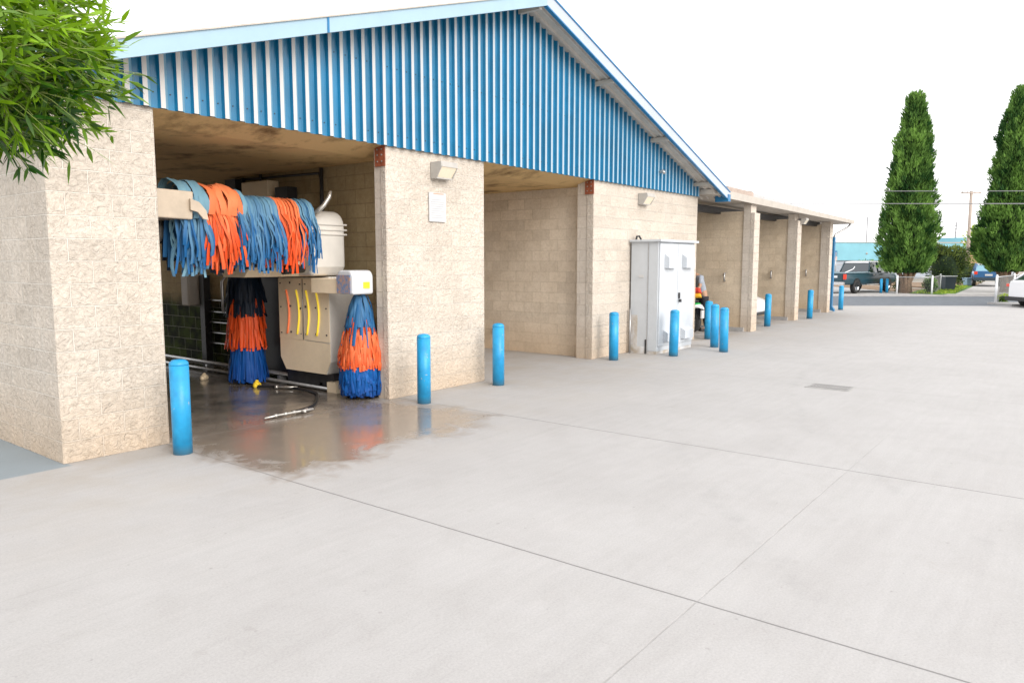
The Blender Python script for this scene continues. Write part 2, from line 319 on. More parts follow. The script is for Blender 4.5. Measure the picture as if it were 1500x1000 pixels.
M['teal_wall'] = mat('teal_wall', (.20, .45, .54), .7, var=.1, scale=.6)
M['mural'] = mat('faded_mural', (.42, .43, .46), .8, scale=.9, col2=(.34, .40, .48))
M['tan_wall'] = mat('tan_stucco', (.56, .36, .22), .85, var=.1)
M['pink_wall'] = mat('pale_pink_stucco', (.66, .52, .47), .85, var=.1)
M['truck'] = mat('dark_teal_car_paint', (.010, .045, .065), .4, coat=.25, spec=.6)
M['truck_bed'] = mat('pickup_pale_trim', (.30, .42, .48), .3, coat=.5)
M['car_white'] = mat('white_car_paint', (.80, .81, .83), .25, coat=.7)
M['car_blue'] = mat('blue_car_paint', (.03, .12, .28), .22, coat=.8)
M['glass'] = mat('car_glass', (.02, .035, .045), .05, spec=.9, coat=.6)
M['glass_pale'] = mat('car_glass_reflecting', (.20, .40, .50), .08, spec=.9)
M['tyre'] = mat('tyre', (.02, .02, .02), .75)
M['rim'] = mat('alloy_rim', (.62, .63, .65), .25, .8)
M['chrome'] = mat('chrome', (.75, .75, .75), .18, .9)
M['red_lens'] = mat('red_lens', (.75, .05, .02), .15, coat=.5)
M['clear_lens'] = mat('clear_lens', (.78, .80, .82), .1, coat=.8)
M['skin'] = mat('skin', (.45, .26, .17), .55)
M['hair'] = mat('hair', (.02, .014, .01), .6)
M['shirt'] = mat('grey_shirt', (.33, .37, .43), .85, var=.12, scale=20)
M['trousers'] = mat('dark_trousers', (.02, .022, .03), .85, var=.2, scale=20)
M['green_plastic'] = mat('green_plastic', (.01, .35, .06), .3)
M['red_cloth'] = mat('red_cloth', (.60, .05, .03), .8)
M['amber_cloth'] = mat('amber_cloth', (.80, .42, .02), .8)
M['bin_blue'] = mat('light_blue_plastic', (.30, .45, .60), .5)
M['bin_dark'] = mat('dark_plastic', (.03, .05, .07), .5)
M['wire'] = mat('cable', (.22, .22, .23), .6)
M['mesh_wire'] = mat('fence_wire', (.25, .25, .24), .6, .3)
M['wood'] = mat('weathered_pole', (.42, .35, .30), .85, var=.2, scale=10)
M['grate'] = mat('cast_iron_grate', (.05, .05, .05), .6, var=.3)

# ------------------------------------------------------------------ mesh helper
class MB:
    def __init__(s): s.v = []; s.f = []; s.mi = []; s.uv = []; s.sm = []; s.t = []
    def face(s, pts, mi=0, uv=None, smooth=False, tint=None):
        i = len(s.v); s.v += [tuple(p) for p in pts]; s.f.append(tuple(range(i, i + len(pts)))); s.mi.append(mi); s.uv.append(uv); s.sm.append(smooth)
        s.t += (tint if isinstance(tint, (list, tuple)) else [tint or 0.0] * len(pts))
    def box(s, x0, x1, y0, y1, z0, z1, mi=0, skip=''):
        a = [(x0, y0, z0), (x1, y0, z0), (x1, y1, z0), (x0, y1, z0), (x0, y0, z1), (x1, y0, z1), (x1, y1, z1), (x0, y1, z1)]
        for nm, q in (('b', (0, 3, 2, 1)), ('t', (4, 5, 6, 7)), ('f', (0, 1, 5, 4)), ('k', (2, 3, 7, 6)), ('l', (3, 0, 4, 7)), ('r', (1, 2, 6, 5))):
            if nm in skip: continue
            p = [a[k] for k in q]
            if nm in 'fk': uv = [(k[0], k[2]) for k in p]
            elif nm in 'lr': uv = [(k[1] + .2, k[2]) for k in p]
            else: uv = [(k[0], k[1]) for k in p]
            s.face(p, mi, uv)
    def prism(s, poly, axis, a, b, mi=0, smooth=False):
        """poly of 2D points extruded along axis x/y/z"""
        def P(p, k):
            return {'x': (k, p[0], p[1]), 'y': (p[0], k, p[1]), 'z': (p[0], p[1], k)}[axis]
        n = len(poly)
        s.face([P(p, a) for p in poly], mi, [(p[0], p[1]) for p in poly]); s.face([P(p, b) for p in reversed(poly)], mi, [(p[0], p[1]) for p in reversed(poly)])
        for i in range(n):
            p, q = poly[i], poly[(i + 1) % n]
            s.face([P(p, b), P(q, b), P(q, a), P(p, a)], mi, [(b, p[1]), (b, q[1]), (a, q[1]), (a, p[1])], smooth)
    def tube(s, pts, r, seg=10, mi=0, cap=True, smooth=True, squash=None):
        pts = [Vector(p) for p in pts]; rings = []
        rr = r if isinstance(r, (list, tuple)) else [r] * len(pts)
        prev = None
        for i, p in enumerate(pts):
            d = (pts[min(i + 1, len(pts) - 1)] - pts[max(i - 1, 0)]).normalized()
            ref = Vector((0, 0, 1)) if abs(d.z) < .9 else Vector((1, 0, 0))
            if prev is not None: ref = prev
            u = d.cross(ref).normalized(); w = u.cross(d).normalized(); prev = w if abs(w.dot(d)) < .9 else None
            rings.append([p + (u * math.cos(2 * math.pi * k / seg) + w * math.sin(2 * math.pi * k / seg)) * rr[i] for k in range(seg)])
        s.rings(rings, mi, cap, smooth)
    def rings(s, rings, mi=0, cap=True, smooth=True):
        base = len(s.v); seg = len(rings[0])
        for r in rings: s.v += [tuple(p) for p in r]; s.t += [0.0] * seg
        for i in range(len(rings) - 1):
            for k in range(seg):
                a = base + i * seg + k; b = base + i * seg + (k + 1) % seg
                s.f.append((a, b, b + seg, a + seg)); s.mi.append(mi); s.uv.append(None); s.sm.append(smooth)
        if cap:
            for i, rev in ((0, True), (len(rings) - 1, False)):
                q = [base + i * seg + k for k in range(seg)]
                if rev: q.reverse()
                s.f.append(tuple(q)); s.mi.append(mi); s.uv.append(None); s.sm.append(False)
    def lathe(s, c, prof, seg=20, mi=0, smooth=True):
        s.rings([[(c[0] + r * math.cos(2 * math.pi * k / seg), c[1] + r * math.sin(2 * math.pi * k / seg), c[2] + z) for k in range(seg)] for r, z in prof], mi, True, smooth)
    def build(s, name, mats, parent=None, bevel=0, seg=2, weld=False, auto=False):
        me = bpy.data.meshes.new(name); me.from_pydata(s.v, [], s.f)
        if not isinstance(mats, (list, tuple)): mats = [mats]
        for m in mats: me.materials.append(m)
        me.polygons.foreach_set('material_index', s.mi); me.polygons.foreach_set('use_smooth', s.sm)
        uvl = me.uv_layers.new(name='UVMap')
        for p, u in zip(me.polygons, s.uv):
            if u:
                for li, c in zip(p.loop_indices, u): uvl.data[li].uv = c
        if any(s.t):
            a = me.attributes.new('tint', 'FLOAT', 'POINT'); a.data.foreach_set('value', s.t)
        me.update()
        if weld or bevel:
            bm = bmesh.new(); bm.from_mesh(me); bmesh.ops.remove_doubles(bm, verts=bm.verts, dist=1e-5)
            bmesh.ops.recalc_face_normals(bm, faces=bm.faces); bm.to_mesh(me); bm.free()
        o = bpy.data.objects.new(name, me); COL.objects.link(o)
        if bevel:
            md = o.modifiers.new('bevel', 'BEVEL'); md.width = bevel; md.segments = seg; md.limit_method = 'ANGLE'; md.angle_limit = R(40)
        if parent:
            o.parent = parent
            o.matrix_parent_inverse = Matrix.Identity(4)
            if parent.get('_w'):               # parts are written in world metres; shift into the thing's space
                pass
            ox, oy, oz, rz = WORLD[parent.name]
            if (ox, oy, oz, rz) != (0, 0, 0, 0):
                mt = (Matrix.Translation((ox, oy, oz)) @ Matrix.Rotation(rz, 4, 'Z')).inverted()
                if s.__dict__.get('local') is not True: me.transform(mt)
            WORLD[o.name] = (ox, oy, oz, rz)
        else: WORLD[o.name] = (0, 0, 0, 0)
        return o
WORLD = {}
def LB():
    m = MB(); m.local = True; return m
def thing(name, label, cat, loc=(0, 0, 0), rz=0, group=None):
    o = bpy.data.objects.new(name, None); COL.objects.link(o); o.empty_display_size = .2
    o.location = loc; o.rotation_euler = (0, 0, rz); o['label'] = label; o['category'] = cat
    if group: o['group'] = group
    WORLD[o.name] = (*loc, rz); return o
def tag(o, label, cat, group=None, kind=None):
    o['label'] = label; o['category'] = cat
    if group: o['group'] = group
    if kind: o['kind'] = kind
    return o
def recenter(o):
    """put the origin of a stand-alone mesh at its base"""
    xs = [v.co.x for v in o.data.vertices]; ys = [v.co.y for v in o.data.vertices]; zs = [v.co.z for v in o.data.vertices]
    c = Vector(((min(xs) + max(xs)) / 2, (min(ys) + max(ys)) / 2, min(zs))); o.data.transform(Matrix.Translation(-c)); o.location = c
    WORLD[o.name] = (*c, 0); return o
def dup(o, loc, rz=None, label=None):
    c = o.copy(); COL.objects.link(c); c.location = loc
    if rz is not None: c.rotation_euler = (0, 0, rz)
    if label: c['label'] = label
    for ch in [k for k in bpy.data.objects if k.parent == o]:
        d = ch.copy(); COL.objects.link(d); d.parent = c
        for g in [k for k in bpy.data.objects if k.parent == ch]:
            e = g.copy(); COL.objects.link(e); e.parent = d
    return c
def struct(name, mb, m):
    o = mb.build(name, m); o['kind'] = 'structure'; o['label'] = name.replace('_', ' '); return o
N2 = (.8, .6); D2 = (.6, -.8)                    # street frame: away from the forecourt / along the street
def sp(s_, t_): return (N2[0] * s_ + D2[0] * t_, N2[1] * s_ + D2[1] * t_)

# ------------------------------------------------------------------ ground
def pip_dist(p, poly):
    ins = False; dm = 1e9; x, y = p
    for i in range(len(poly)):
        x1, y1 = poly[i]; x2, y2 = poly[(i + 1) % len(poly)]
        if (y1 > y) != (y2 > y) and x < (x2 - x1) * (y - y1) / (y2 - y1) + x1: ins = not ins
        dx, dy = x2 - x1, y2 - y1; t = max(0, min(1, ((x - x1) * dx + (y - y1) * dy) / (dx * dx + dy * dy)))
        dm = min(dm, math.hypot(x - x1 - t * dx, y - y1 - t * dy))
    return dm if ins else -dm
PUD = [(3.6, 6.9), (3.6, 5.6), (3.62, 5.3), (3.9, 5.12), (4.35, 5.15), (4.85, 5.35), (5.4, 5.22), (6.05, 5.2), (6.6, 5.45), (6.62, 6.3), (6.58, 7.2), (7.0, 7.6), (7.0, 16), (3.0, 16), (3.0, 7.6), (3.62, 7.2)]
def lin(a, b, n): return [a + (b - a) * i / n for i in range(n)]
def apron():
    xs = lin(-18, 2.6, 8) + lin(2.6, 7.6, 84) + lin(7.6, 20, 10) + [20 + 2 * k for k in range(0, 7)]
    ys = lin(-26, 4.6, 10) + lin(4.6, 9.4, 80) + lin(9.4, 30, 10) + [30]
    nx, ny = len(xs), len(ys); v = []; w = []
    for j, y in enumerate(ys):
        e = (30.05 - .6 * min(y, 15.5)) / .8
        for i, x in enumerate(xs):
            X = x if x <= 20 else 20 + (x - 20) / 12 * (e - 20)
            v.append((X, y, 0)); d = pip_dist((X, y), PUD)
            wet = max(0, min(1.25, .52 + d * 1.25))
            if 16 < X < 23 and y > 5.9: wet = max(wet, min(.42, (y - 5.9) * .35))
            w.append(wet)
    f = [(j * nx + i, j * nx + i + 1, (j + 1) * nx + i + 1, (j + 1) * nx + i) for j in range(ny - 1) for i in range(nx - 1)]
    me = bpy.data.meshes.new('concrete_forecourt'); me.from_pydata(v, [], f); me.materials.append(M['concrete'])
    a = me.attributes.new('wet', 'FLOAT', 'POINT'); a.data.foreach_set('value', w)
    o = bpy.data.objects.new('concrete_forecourt', me); COL.objects.link(o); o['kind'] = 'structure'; o['label'] = 'pale concrete forecourt with saw-cut joints'
    return o
apron()
def quad_st(mb, s0, s1, t0, t1, z, mi=0):
    mb.face([(*sp(s0, t0), z), (*sp(s0, t1), z), (*sp(s1, t1), z), (*sp(s1, t0), z)], mi)
def box_st(mb, s0, s1, t0, t1, z0, z1, mi=0):
    lo = [sp(s0, t0), sp(s0, t1), sp(s1, t1), sp(s1, t0)]
    mb.prism(lo, 'z', z1, z0, mi)
g = MB(); g.face([(-700, -700, -.06), (900, -700, -.06), (900, 900, -.06), (-700, 900, -.06)]); struct('ground', g, M['ground'])
g = MB(); quad_st(g, 29.9, 38.5, -120, 140, -.02); struct('road', g, M['asphalt'])
g = MB(); box_st(g, 38.45, 38.6, -120, 140, -.05, .05); struct('kerb', g, M['kerb'])
g = MB(); box_st(g, 38.6, 40.3, -120, 140, -.05, .04); struct('pavement', g, M['lot'])
g = MB(); box_st(g, 40.3, 70, -30, 21.5, -.05, .03); struct('parking_lot', g, M['lot'])
g = MB(); box_st(g, 40.3, 62, 21.5, 25.05, -.05, .045); struct('planting_bed', g, M['soil'])
g = MB(); g.face([(*p, .052) for p in ((45.0, 7.6), (44.3, 6.0), (46.0, 4.7), (62.5, 6.0), (62.5, 7.4), (50, 8.0))]); struct('lawn', g, M['turf'])
g = MB(); g.face([(*p, .056) for p in ((44.9, 5.45), (46.6, 3.0), (75, 5.3), (75, 6.9))]); g.face([(*p, .058) for p in ((43.6, 5.9), (46.7, 2.2), (46.9, 2.7), (45.3, 5.8))]); struct('driveway', g, M['lot'])
g = MB(); box_st(g, 40.3, 62, 27.3, 60, -.05, .045); struct('soil_bed', g, M['soil'])
g = MB(); box_st(g, 30.0, 31.6, 19.6, 40, -.05, .07); struct('kerbside_strip', g, M['kerb'])

# grass blades in the lawn (stuff)
def grass():
    mb = MB(); r = random.Random(3)
    for _ in range(2600):
        s = r.random(); x = 45.2 + s * 15; y = 5.6 + r.random() * 1.9 + s * .4
        if pip_dist((x, y), [(45.0, 7.6), (44.5, 6.0), (46.4, 5.6), (62, 6.6), (62.5, 7.4), (50, 8.0)]) < 0: continue
        a = r.random() * 6.28; h = .05 + r.random() * .09; w = .02
        mb.face([(x - w * math.cos(a), y - w * math.sin(a), .05), (x + w * math.cos(a), y + w * math.sin(a), .05), (x + r.uniform(-.04, .04), y + r.uniform(-.04, .04), .05 + h)], 0, None, False, r.random() * .7 + .05)
    o = mb.build('grass', M['palm']); tag(o, 'green lawn grass beside the driveway across the street', 'grass', kind='stuff')
grass()

# ------------------------------------------------------------------ main wash building
B = thing('wash_bay_building', 'block wash building with blue ribbed gable siding over two bays', 'building', (9.35, 7.1, 0))
Y0 = 7.1
w = MB(); w.box(2.65, 3.62, Y0, 7.5, -.05, 3.25); w.build('block_pier', M['split'], B, bevel=.008, seg=1)
w = MB(); w.box(2.655, 3.0, 7.5, 16, -.05, 3.25); w.build('side_wall', M['split'], B)
w = MB(); w.box(6.56, 8.5, Y0, 7.2, -.05, 3.25); w.build('block_pier', M['split'], B, bevel=.008, seg=1)
w = MB(); w.box(6.57, 8.49, 7.2, 7.32, -.05, 3.25, skip='f'); w.build('door_jamb', M['jamb'], B)
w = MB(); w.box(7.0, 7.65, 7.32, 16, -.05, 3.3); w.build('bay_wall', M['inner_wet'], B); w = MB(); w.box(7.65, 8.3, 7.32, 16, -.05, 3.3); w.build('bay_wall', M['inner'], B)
w = MB(); w.box(11.57, 16.05, Y0, 7.25, -.05, 3.25); w.build('block_pier', M['split'], B, bevel=.008, seg=1)
w = MB(); w.box(11.58, 16.0, 7.25, 7.45, -.05, 3.25, skip='f'); w.build('door_jamb', M['jamb'], B)
w = MB(); w.box(11.75, 12.05, 7.45, 16, -.05, 3.3); w.build('bay_wall', M['inner'], B)
w = MB(); w.box(15.75, 16.05, 7.45, 16, -.05, 3.3); w.build('side_wall', M['wing_block'], B)
w = MB(); w.box(12.05, 16.05, 16, 16.3, -.05, 3.4); w.box(2.65, 16.05, 16, 16.3, 2.9, 3.4); w.build('rear_wall', M['inner'], B)  # rears of both bays left open, out of view, to let light in
w = MB(); w.prism([(7.12, 3.255), (7.6, 3.15), (16.0, 3.13), (16.0, 3.4), (7.12, 3.4)], 'x', 2.66, 16.04); w.build('ceiling', M['ceiling'], B)
for x in (6.56, 11.57):
    w = MB(); w.box(x - .014, x - .002, Y0 - .004, Y0 + .18, 2.99, 3.249); pl = w.build('beam_end_plate', M['rust'], B)
    for yy in (.05, .13):
        for z in (3.05, 3.13, 3.2):
            w = MB(); w.tube([(x - .024, Y0 + yy, z), (x - .014, Y0 + yy, z)], .011, 8); w.build('bolt', M['steel'], pl)
AP = 9.38; ZA = 5.63; SL = .328
def zr(x): return ZA - SL * abs(x - AP)
# ribbed siding
w = MB(); x = 2.66; per = .1655; yb = 7.072; yc = 7.028
while x < 16.06:
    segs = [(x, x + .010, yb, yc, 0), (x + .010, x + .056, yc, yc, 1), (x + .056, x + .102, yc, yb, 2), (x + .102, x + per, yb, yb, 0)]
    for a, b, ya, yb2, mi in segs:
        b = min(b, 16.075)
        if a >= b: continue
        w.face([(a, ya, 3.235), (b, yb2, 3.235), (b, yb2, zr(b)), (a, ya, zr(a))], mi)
    for z in (3.38, 4.2):
        if zr(x) > z + .1 and rnd.random() < .75:
            w.tube([(x + .125, yb - .006, z), (x + .125, yb + .002, z)], .0075, 6, 3)
    x += per
w.box(2.66, 16.07, 7.073, 7.095, 3.24, 3.262, 3)
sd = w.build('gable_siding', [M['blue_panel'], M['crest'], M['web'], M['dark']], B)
# roof slabs with ribbed soffit
for sgn, nm in ((-1, 0), (1, 1)):
    w = MB(); xe = AP + sgn * 7.25
    rib = []
    y = 6.66
    prof = [(6.66, 0)]
    while y < 7.3:
        prof += [(y + .1, 0), (y + .115, .03), (y + .145, .03), (y + .16, 0)]; y += .16
    prof += [(17, 0)]
    for i in range(len(prof) - 1):
        (ya, da), (yb_, db) = prof[i], prof[i + 1]
        z0a, z1a = ZA - da, ZA - SL * 7.25 - da; z0b, z1b = ZA - db, ZA - SL * 7.25 - db
        w.face([(AP, ya, z0a), (xe, ya, z1a), (xe, yb_, z1b), (AP, yb_, z0b)])
    w.face([(AP, 6.66, ZA + .085), (AP, 17, ZA + .085), (xe, 17, zr(xe) + .085), (xe, 6.66, zr(xe) + .085)], 1)
    w.face([(xe, 6.66, zr(xe)), (xe, 17, zr(xe)), (xe, 17, zr(xe) + .12), (xe, 6.66, zr(xe) + .12)], 1)
    w.build('roof', [M['soffit'], M['roof_grey']], B)
# rake fascias
def rake(mb, x0, x1, ya, yb_, lo, hi, mi=0):
    mb.prism([(x0, zr(x0) + lo), (x1, zr(x1) + lo), (x1, zr(x1) + hi), (x0, zr(x0) + hi)], 'y', ya, yb_, mi)
w = MB(); rake(w, AP - 7.3, AP, 6.6, 6.655, -.07, .09); w.build('rake_fascia', M['fascia'], B)
w = MB(); rake(w, AP - 7.3, AP, 6.58, 6.7, .09, .106); w.build('roof_edge', M['cream'], B)
w = MB(); rake(w, 5.30, 5.325, 6.592, 6.6, -.07, .09); w.build('fascia_joint', M['blue_trim'], B)
w = MB(); rake(w, AP, AP + 7.3, 6.6, 6.655, -.065, .115); w.build('rake_fascia', M['fascia_w'], B)
w = MB(); rake(w, AP, AP + 7.3, 6.585, 6.66, .115, .14); rake(w, AP, AP + 7.3, 6.595, 6.66, -.085, -.065)
w.box(16.55, 16.69, 6.585, 6.9, zr(16.65) - .1, zr(16.65) + .06); w.build('rake_trim', M['blue_trim'], B)
# lookouts (purlin ends under the overhang)
for xx in (9.30, 11.48, 13.62, 15.73, 16.25):
    z = zr(xx) - .03
    w = MB(); w.box(xx - .03, xx + .03, 6.665, 7.06 if xx < 16.1 else 16, z - .075, z); w.build('lookout', M['cream'], B)
w = MB(); w.tube([(13.99, 7.02, 3.6), (13.99, 6.95, 3.6), (13.99, 6.92, 3.56)], [.035, .04, .03], 10); w.build('security_camera', M['steel'], B)
# wall notice
nt = thing('wall_notice', 'white printed notice with orange header fixed on the middle pier', 'sign', (7.48, 7.09, 2.33))
w = MB(); w.box(7.32, 7.645, 7.075, 7.09, 2.33, 2.72); w.build('board', M['paper'], nt)
w = MB(); w.box(7.40, 7.60, 7.071, 7.0745, 2.70, 2.712); w.build('header', M['paper_head'], nt)
w = MB()
for k in range(9):
    z = 2.63 - k * .03; w.box(7.355, 7.61 - rnd.random() * .08, 7.0715, 7.0745, z - .008, z)
w.build('print', M['paper_ink'], nt)
# wall lamps
lampdesc = [((7.53, 7.09, 2.9), 1.0, 'grey wedge wall lamp above the white notice'), ((13.38, 7.09, 2.9), 1.0, 'grey wedge wall lamp above the metal cabinet'), ((23.3, 6.94, 2.9), .8, 'small pale wall lamp high on the second wing pillar')]
lamp0 = thing('wall_lamp', lampdesc[0][2], 'lamp', lampdesc[0][0], 0, 'wall lamps on the block piers')
w = LB(); P = [(0, 0), (-.10, .0), (-.20, .15), (-.19, .22), (0, .22)]
w.prism([(a, b) for a, b in P], 'x', -.21, -.19); w.prism(P, 'x', .19, .21); w.prism([(0, .2), (-.195, .2), (-.205, .15), (-.19, .222), (0, .222)], 'x', -.19, .19)
w.box(-.19, .19, -.02, 0, 0, .22); w.box(-.19, .19, -.105, -.02, 0, .02)
w.build('housing', M['lamp_case'], lamp0)
w = LB(); w.prism([(-.095, .02), (-.198, .155), (-.19, .19), (-.02, .19), (-.02, .02)], 'x', -.188, .188); w.build('lens', M['lamp_lens'], lamp0)
for p, s_, lab in lampdesc[1:]: dup(lamp0, p, 0, lab).scale = (s_ * .78, s_, s_)
lamp0.scale = (.78, 1, 1)

# ------------------------------------------------------------------ self-service wing
Wg = thing('self_service_wing', 'low block wing of open wash bays with a cream fascia', 'building', (22, 6.8, 0))
def zw(x): return 3.28 - (x - 17) * .0125
w = MB(); w.prism([(16.1, zw(16.1)), (28.45, zw(28.45)), (28.45, zw(28.45) + .11), (16.1, zw(16.1) + .11)], 'y', 6.74, 13.2); w.build('roof', M['soffit'], Wg)
w = MB(); w.prism([(16.72, zw(16.7) - .05), (28.5, zw(28.5) - .03), (28.5, zw(28.5) + .09), (16.72, zw(16.7) + .12)], 'y', 6.68, 6.735); w.build('fascia', M['cream'], Wg)
w = MB(); w.prism([(17.3, zw(17) + .12), (27.6, zw(27.6) + .10), (17.3, zw(17) + .30)], 'y', 6.9, 13.0)
w.build('roof_sheet', M['roof_grey'], Wg)
w = MB(); w.box(17.2, 18.9, 6.86, 6.89, zw(18) + .12, zw(18) + .27); w.build('flashing', mat('faded_clay', (.42, .34, .29), .8, var=.2), Wg)
w = MB(); w.box(16.1, 27.6, 7.6, 7.75, 3.0, 3.17); w.build('beam', M['dark'], Wg)
for (x0, x1, y0, y1, nm) in ((18.6, 18.98, 6.7, 6.98, 1), (22.95, 23.32, 6.95, 7.24, 2), (27.25, 27.6, 7.15, 7.45, 3)):
    w = MB(); w.box(x0, x1, y0 + .1, y1, .0, zw(x0) - .01); w.build('pillar', M['jamb'], Wg)
    w = MB(); w.box(x0 - .004, x1, y0, y0 + .1, .0, 3.0 if nm < 3 else zw(x0)); w.build('pillar_facing', M['split'], Wg)
    w = MB(); w.box(x0 + .03, x0 + .3, y1, 13, .0, 3.05); w.build('dividing_wall', M['wing_block'], Wg)
    w = MB(); w.box(x0 - .07, x0 + .028, y1 - .1, 13, -.02, .1); w.build('wall_curb', M['kerb'], Wg)
    w = MB()
    yy = y1 + .45; z = 1.38
    w.tube([(x0 + .03, yy, z - .1), (x0 - .03, yy, z - .1), (x0 - .03, yy, z + .1), (x0 + .03, yy, z + .1)], .022, 8); w.build('hose_hook', M['steel'], Wg)
w = MB(); w.box(16.05, 27.6, 13, 13.2, 0, 3.1); w.build('rear_wall', M['wing_block'], Wg)
w = MB(); w.tube([(28.42, 6.8, 3.08), (28.3, 6.85, 2.98), (27.82, 7.12, 2.72), (27.74, 7.16, 2.6)], .035, 10); w.build('drain_pipe', M['steel'], Wg)
w = MB(); w.box(27.66, 27.8, 7.1, 7.2, .08, 2.62); w.prism([(7.2, .08), (7.02, .02), (7.02, .09), (7.1, .2), (7.2, .2)], 'x', 27.655, 27.805); w.build('downspout', M['blue_trim'], Wg)
w = MB(); w.box(28.46, 28.56, 6.7, 13.2, zw(28.5) - .03, zw(28.5) + .08); w.build('gutter', M['cream'], Wg)

# ------------------------------------------------------------------ bollards
BL = [((3.50, 6.63), 'blue steel bollard at the corner of the first pier, nearest and largest'),
      ((6.67, 6.58), 'blue steel bollard in front of the middle pier'),
      ((8.33, 6.70), 'blue steel bollard at the left side of the second bay'),
      ((11.75, 6.75), 'blue steel bollard left of the white metal cabinet'),
      ((12.95, 6.14), 'blue steel bollard standing in front of the cabinet doors'),
      ((16.28, 6.86), 'rearmost of the three blue bollards clustered right of the cabinet'),
      ((14.82, 6.10), 'middle one of the three blue bollards clustered right of the cabinet'),
      ((14.15, 5.63), 'nearest of the three blue bollards clustered right of the cabinet'),
      ((20.50, 6.93), 'blue steel bollard in front of the white car in the wing'),
      ((24.00, 6.80), 'blue steel bollard between the second and last wing pillars'),
      ((29.05, 7.14), 'blue steel bollard just past the downspout at the end of the wing')]
b0 = None
for i, ((x, y), lab) in enumerate(BL):
    if b0 is None:
        b0 = thing('bollard', lab, 'bollard', (x, y, 0), 0, 'blue bollards along the building')
        w = LB(); w.lathe((0, 0, 0), [(.086, -.01), (.086, .838)], 28); w.build('post', M['bollard'], b0)
        w = LB(); w.lathe((0, 0, 0), [(.0862, .838), (.0858, .85), (.081, .866), (.06, .884), (.03, .89), (.001, .892)], 28); w.build('cap', M['bollard'], b0)
    else:
        o = dup(b0, (x, y, 0), rnd.random() * 6, lab)
        o.scale = (1, 1, .985 + rnd.random() * .03); o.rotation_euler.x = R(rnd.uniform(-.7, .7)); o.rotation_euler.y = R(rnd.uniform(-.7, .7))
for k, ((x, y), lab) in enumerate((((44.9, 8.98), 'thin distant blue bollard beside the parked pickup, left of two'), ((45.5, 8.80), 'thin distant blue bollard beside the parked pickup, right of two'))):
    o = dup(b0, (x, y, .02), 0, lab); o.scale = (.85, .85, .9)

# ------------------------------------------------------------------ equipment cabinet
cb = thing('equipment_cabinet', 'white double-door metal equipment cabinet with rusty left foot', 'cabinet', (13.7, 6.75, 0))
X0, X1, YF, YB, ZT = 12.92, 14.52, 6.45, 7.06, 2.16
w = MB(); w.box(X0, X1, YF + .03, YB, .06, ZT); w.build('body', M['cab'], cb, bevel=.006)
w = MB(); w.box(X0 - .06, X1 + .07, YF - .05, YB + .01, ZT, ZT + .045); w.build('top', M['cab'], cb, bevel=.006)
w = MB(); w.box(X0 + .01, X1 - .01, YF + .04, YB - .02, 0, .06); w.build('plinth', M['cab_dirty'], cb)
w = MB(); w.box(X0 - .006, X0 - .001, YB - .16, YB - .005, .0, .75); w.box(X0 - .006, X0 - .001, YF + .28, YB - .16, .0, .14)
w.build('rusty_panel', M['cab_dirty'], cb)
w = MB(); w.box(X0 - .012, X0 - .0065, 6.68, 6.69, 0, ZT - .02); w.box(X0 - .014, X0 - .0065, 6.70, 6.73, .0, .28, 1); w.build('side_seam', [M['steel'], M['dark']], cb)
w = MB(); w.box(X0 - .012, X0 - .003, 6.78, 6.88, 1.48, 1.53); w.build('label_plate', M['paper'], cb)
xm = 13.72
for a, b in ((X0 + .02, xm - .006), (xm + .006, X1 - .02)):
    d = MB(); d.box(a, b, YF, YF + .028, .16, ZT - .03); do = d.build('door', M['cab'], cb, bevel=.004)
    c = (a + b) / 2
    for z, h in ((1.66, .27), (.24, .22)):
        d = MB(); d.prism([(YF - .002, z), (YF - .1, z), (YF - .1, z + h * .75), (YF - .002, z + h)], 'x', c - .2, c + .2); d.build('vent_hood', M['cab'], do)
    if a > 13:
        d = MB(); d.box(a + .03, a + .07, YF - .03, YF - .002, 1.05, 1.17); d.tube([(a + .05, YF - .04, 1.04), (a + .05, YF - .04, .98)], .028, 10); d.build('padlock', M['dark'], do)
w = MB(); w.tube([(12.96, 6.98, ZT + .045), (13.0, 6.99, ZT + .11), (13.12, 7.0, ZT + .12), (13.22, 7.01, ZT + .05)], .018, 8); w.build('conduit', M['black'], cb)
w = MB(); w.tube([(12.86, 7.03, 0), (12.86, 7.03, .86)], .02, 8); w.build('standpipe', M['steel'], cb)

# ------------------------------------------------------------------ drain grate, hose
dr = thing('drain_grate', 'rectangular iron drain grate set in the concrete forecourt', 'drain', (11.08, 2.81, 0), R(0))
w = LB(); 
for a in ((-.21, .21, -.3, -.27), (-.21, .21, .27, .3), (-.21, -.18, -.27, .27), (.18, .21, -.27, .27)): w.box(*a, .0005, .008)
w.build('frame', M['kerb'], dr)
w = LB(); w.box(-.18, .18, -.27, .27, .001, .003, 1)
for k in range(14): yy = -.25 + k * .0385; w.box(-.17, .17, yy - .007, yy + .007, .003, .008)
w.box(-.01, .01, -.27, .27, .0035, .0085)
w.build('grate', [M['kerb'], M['black']], dr)

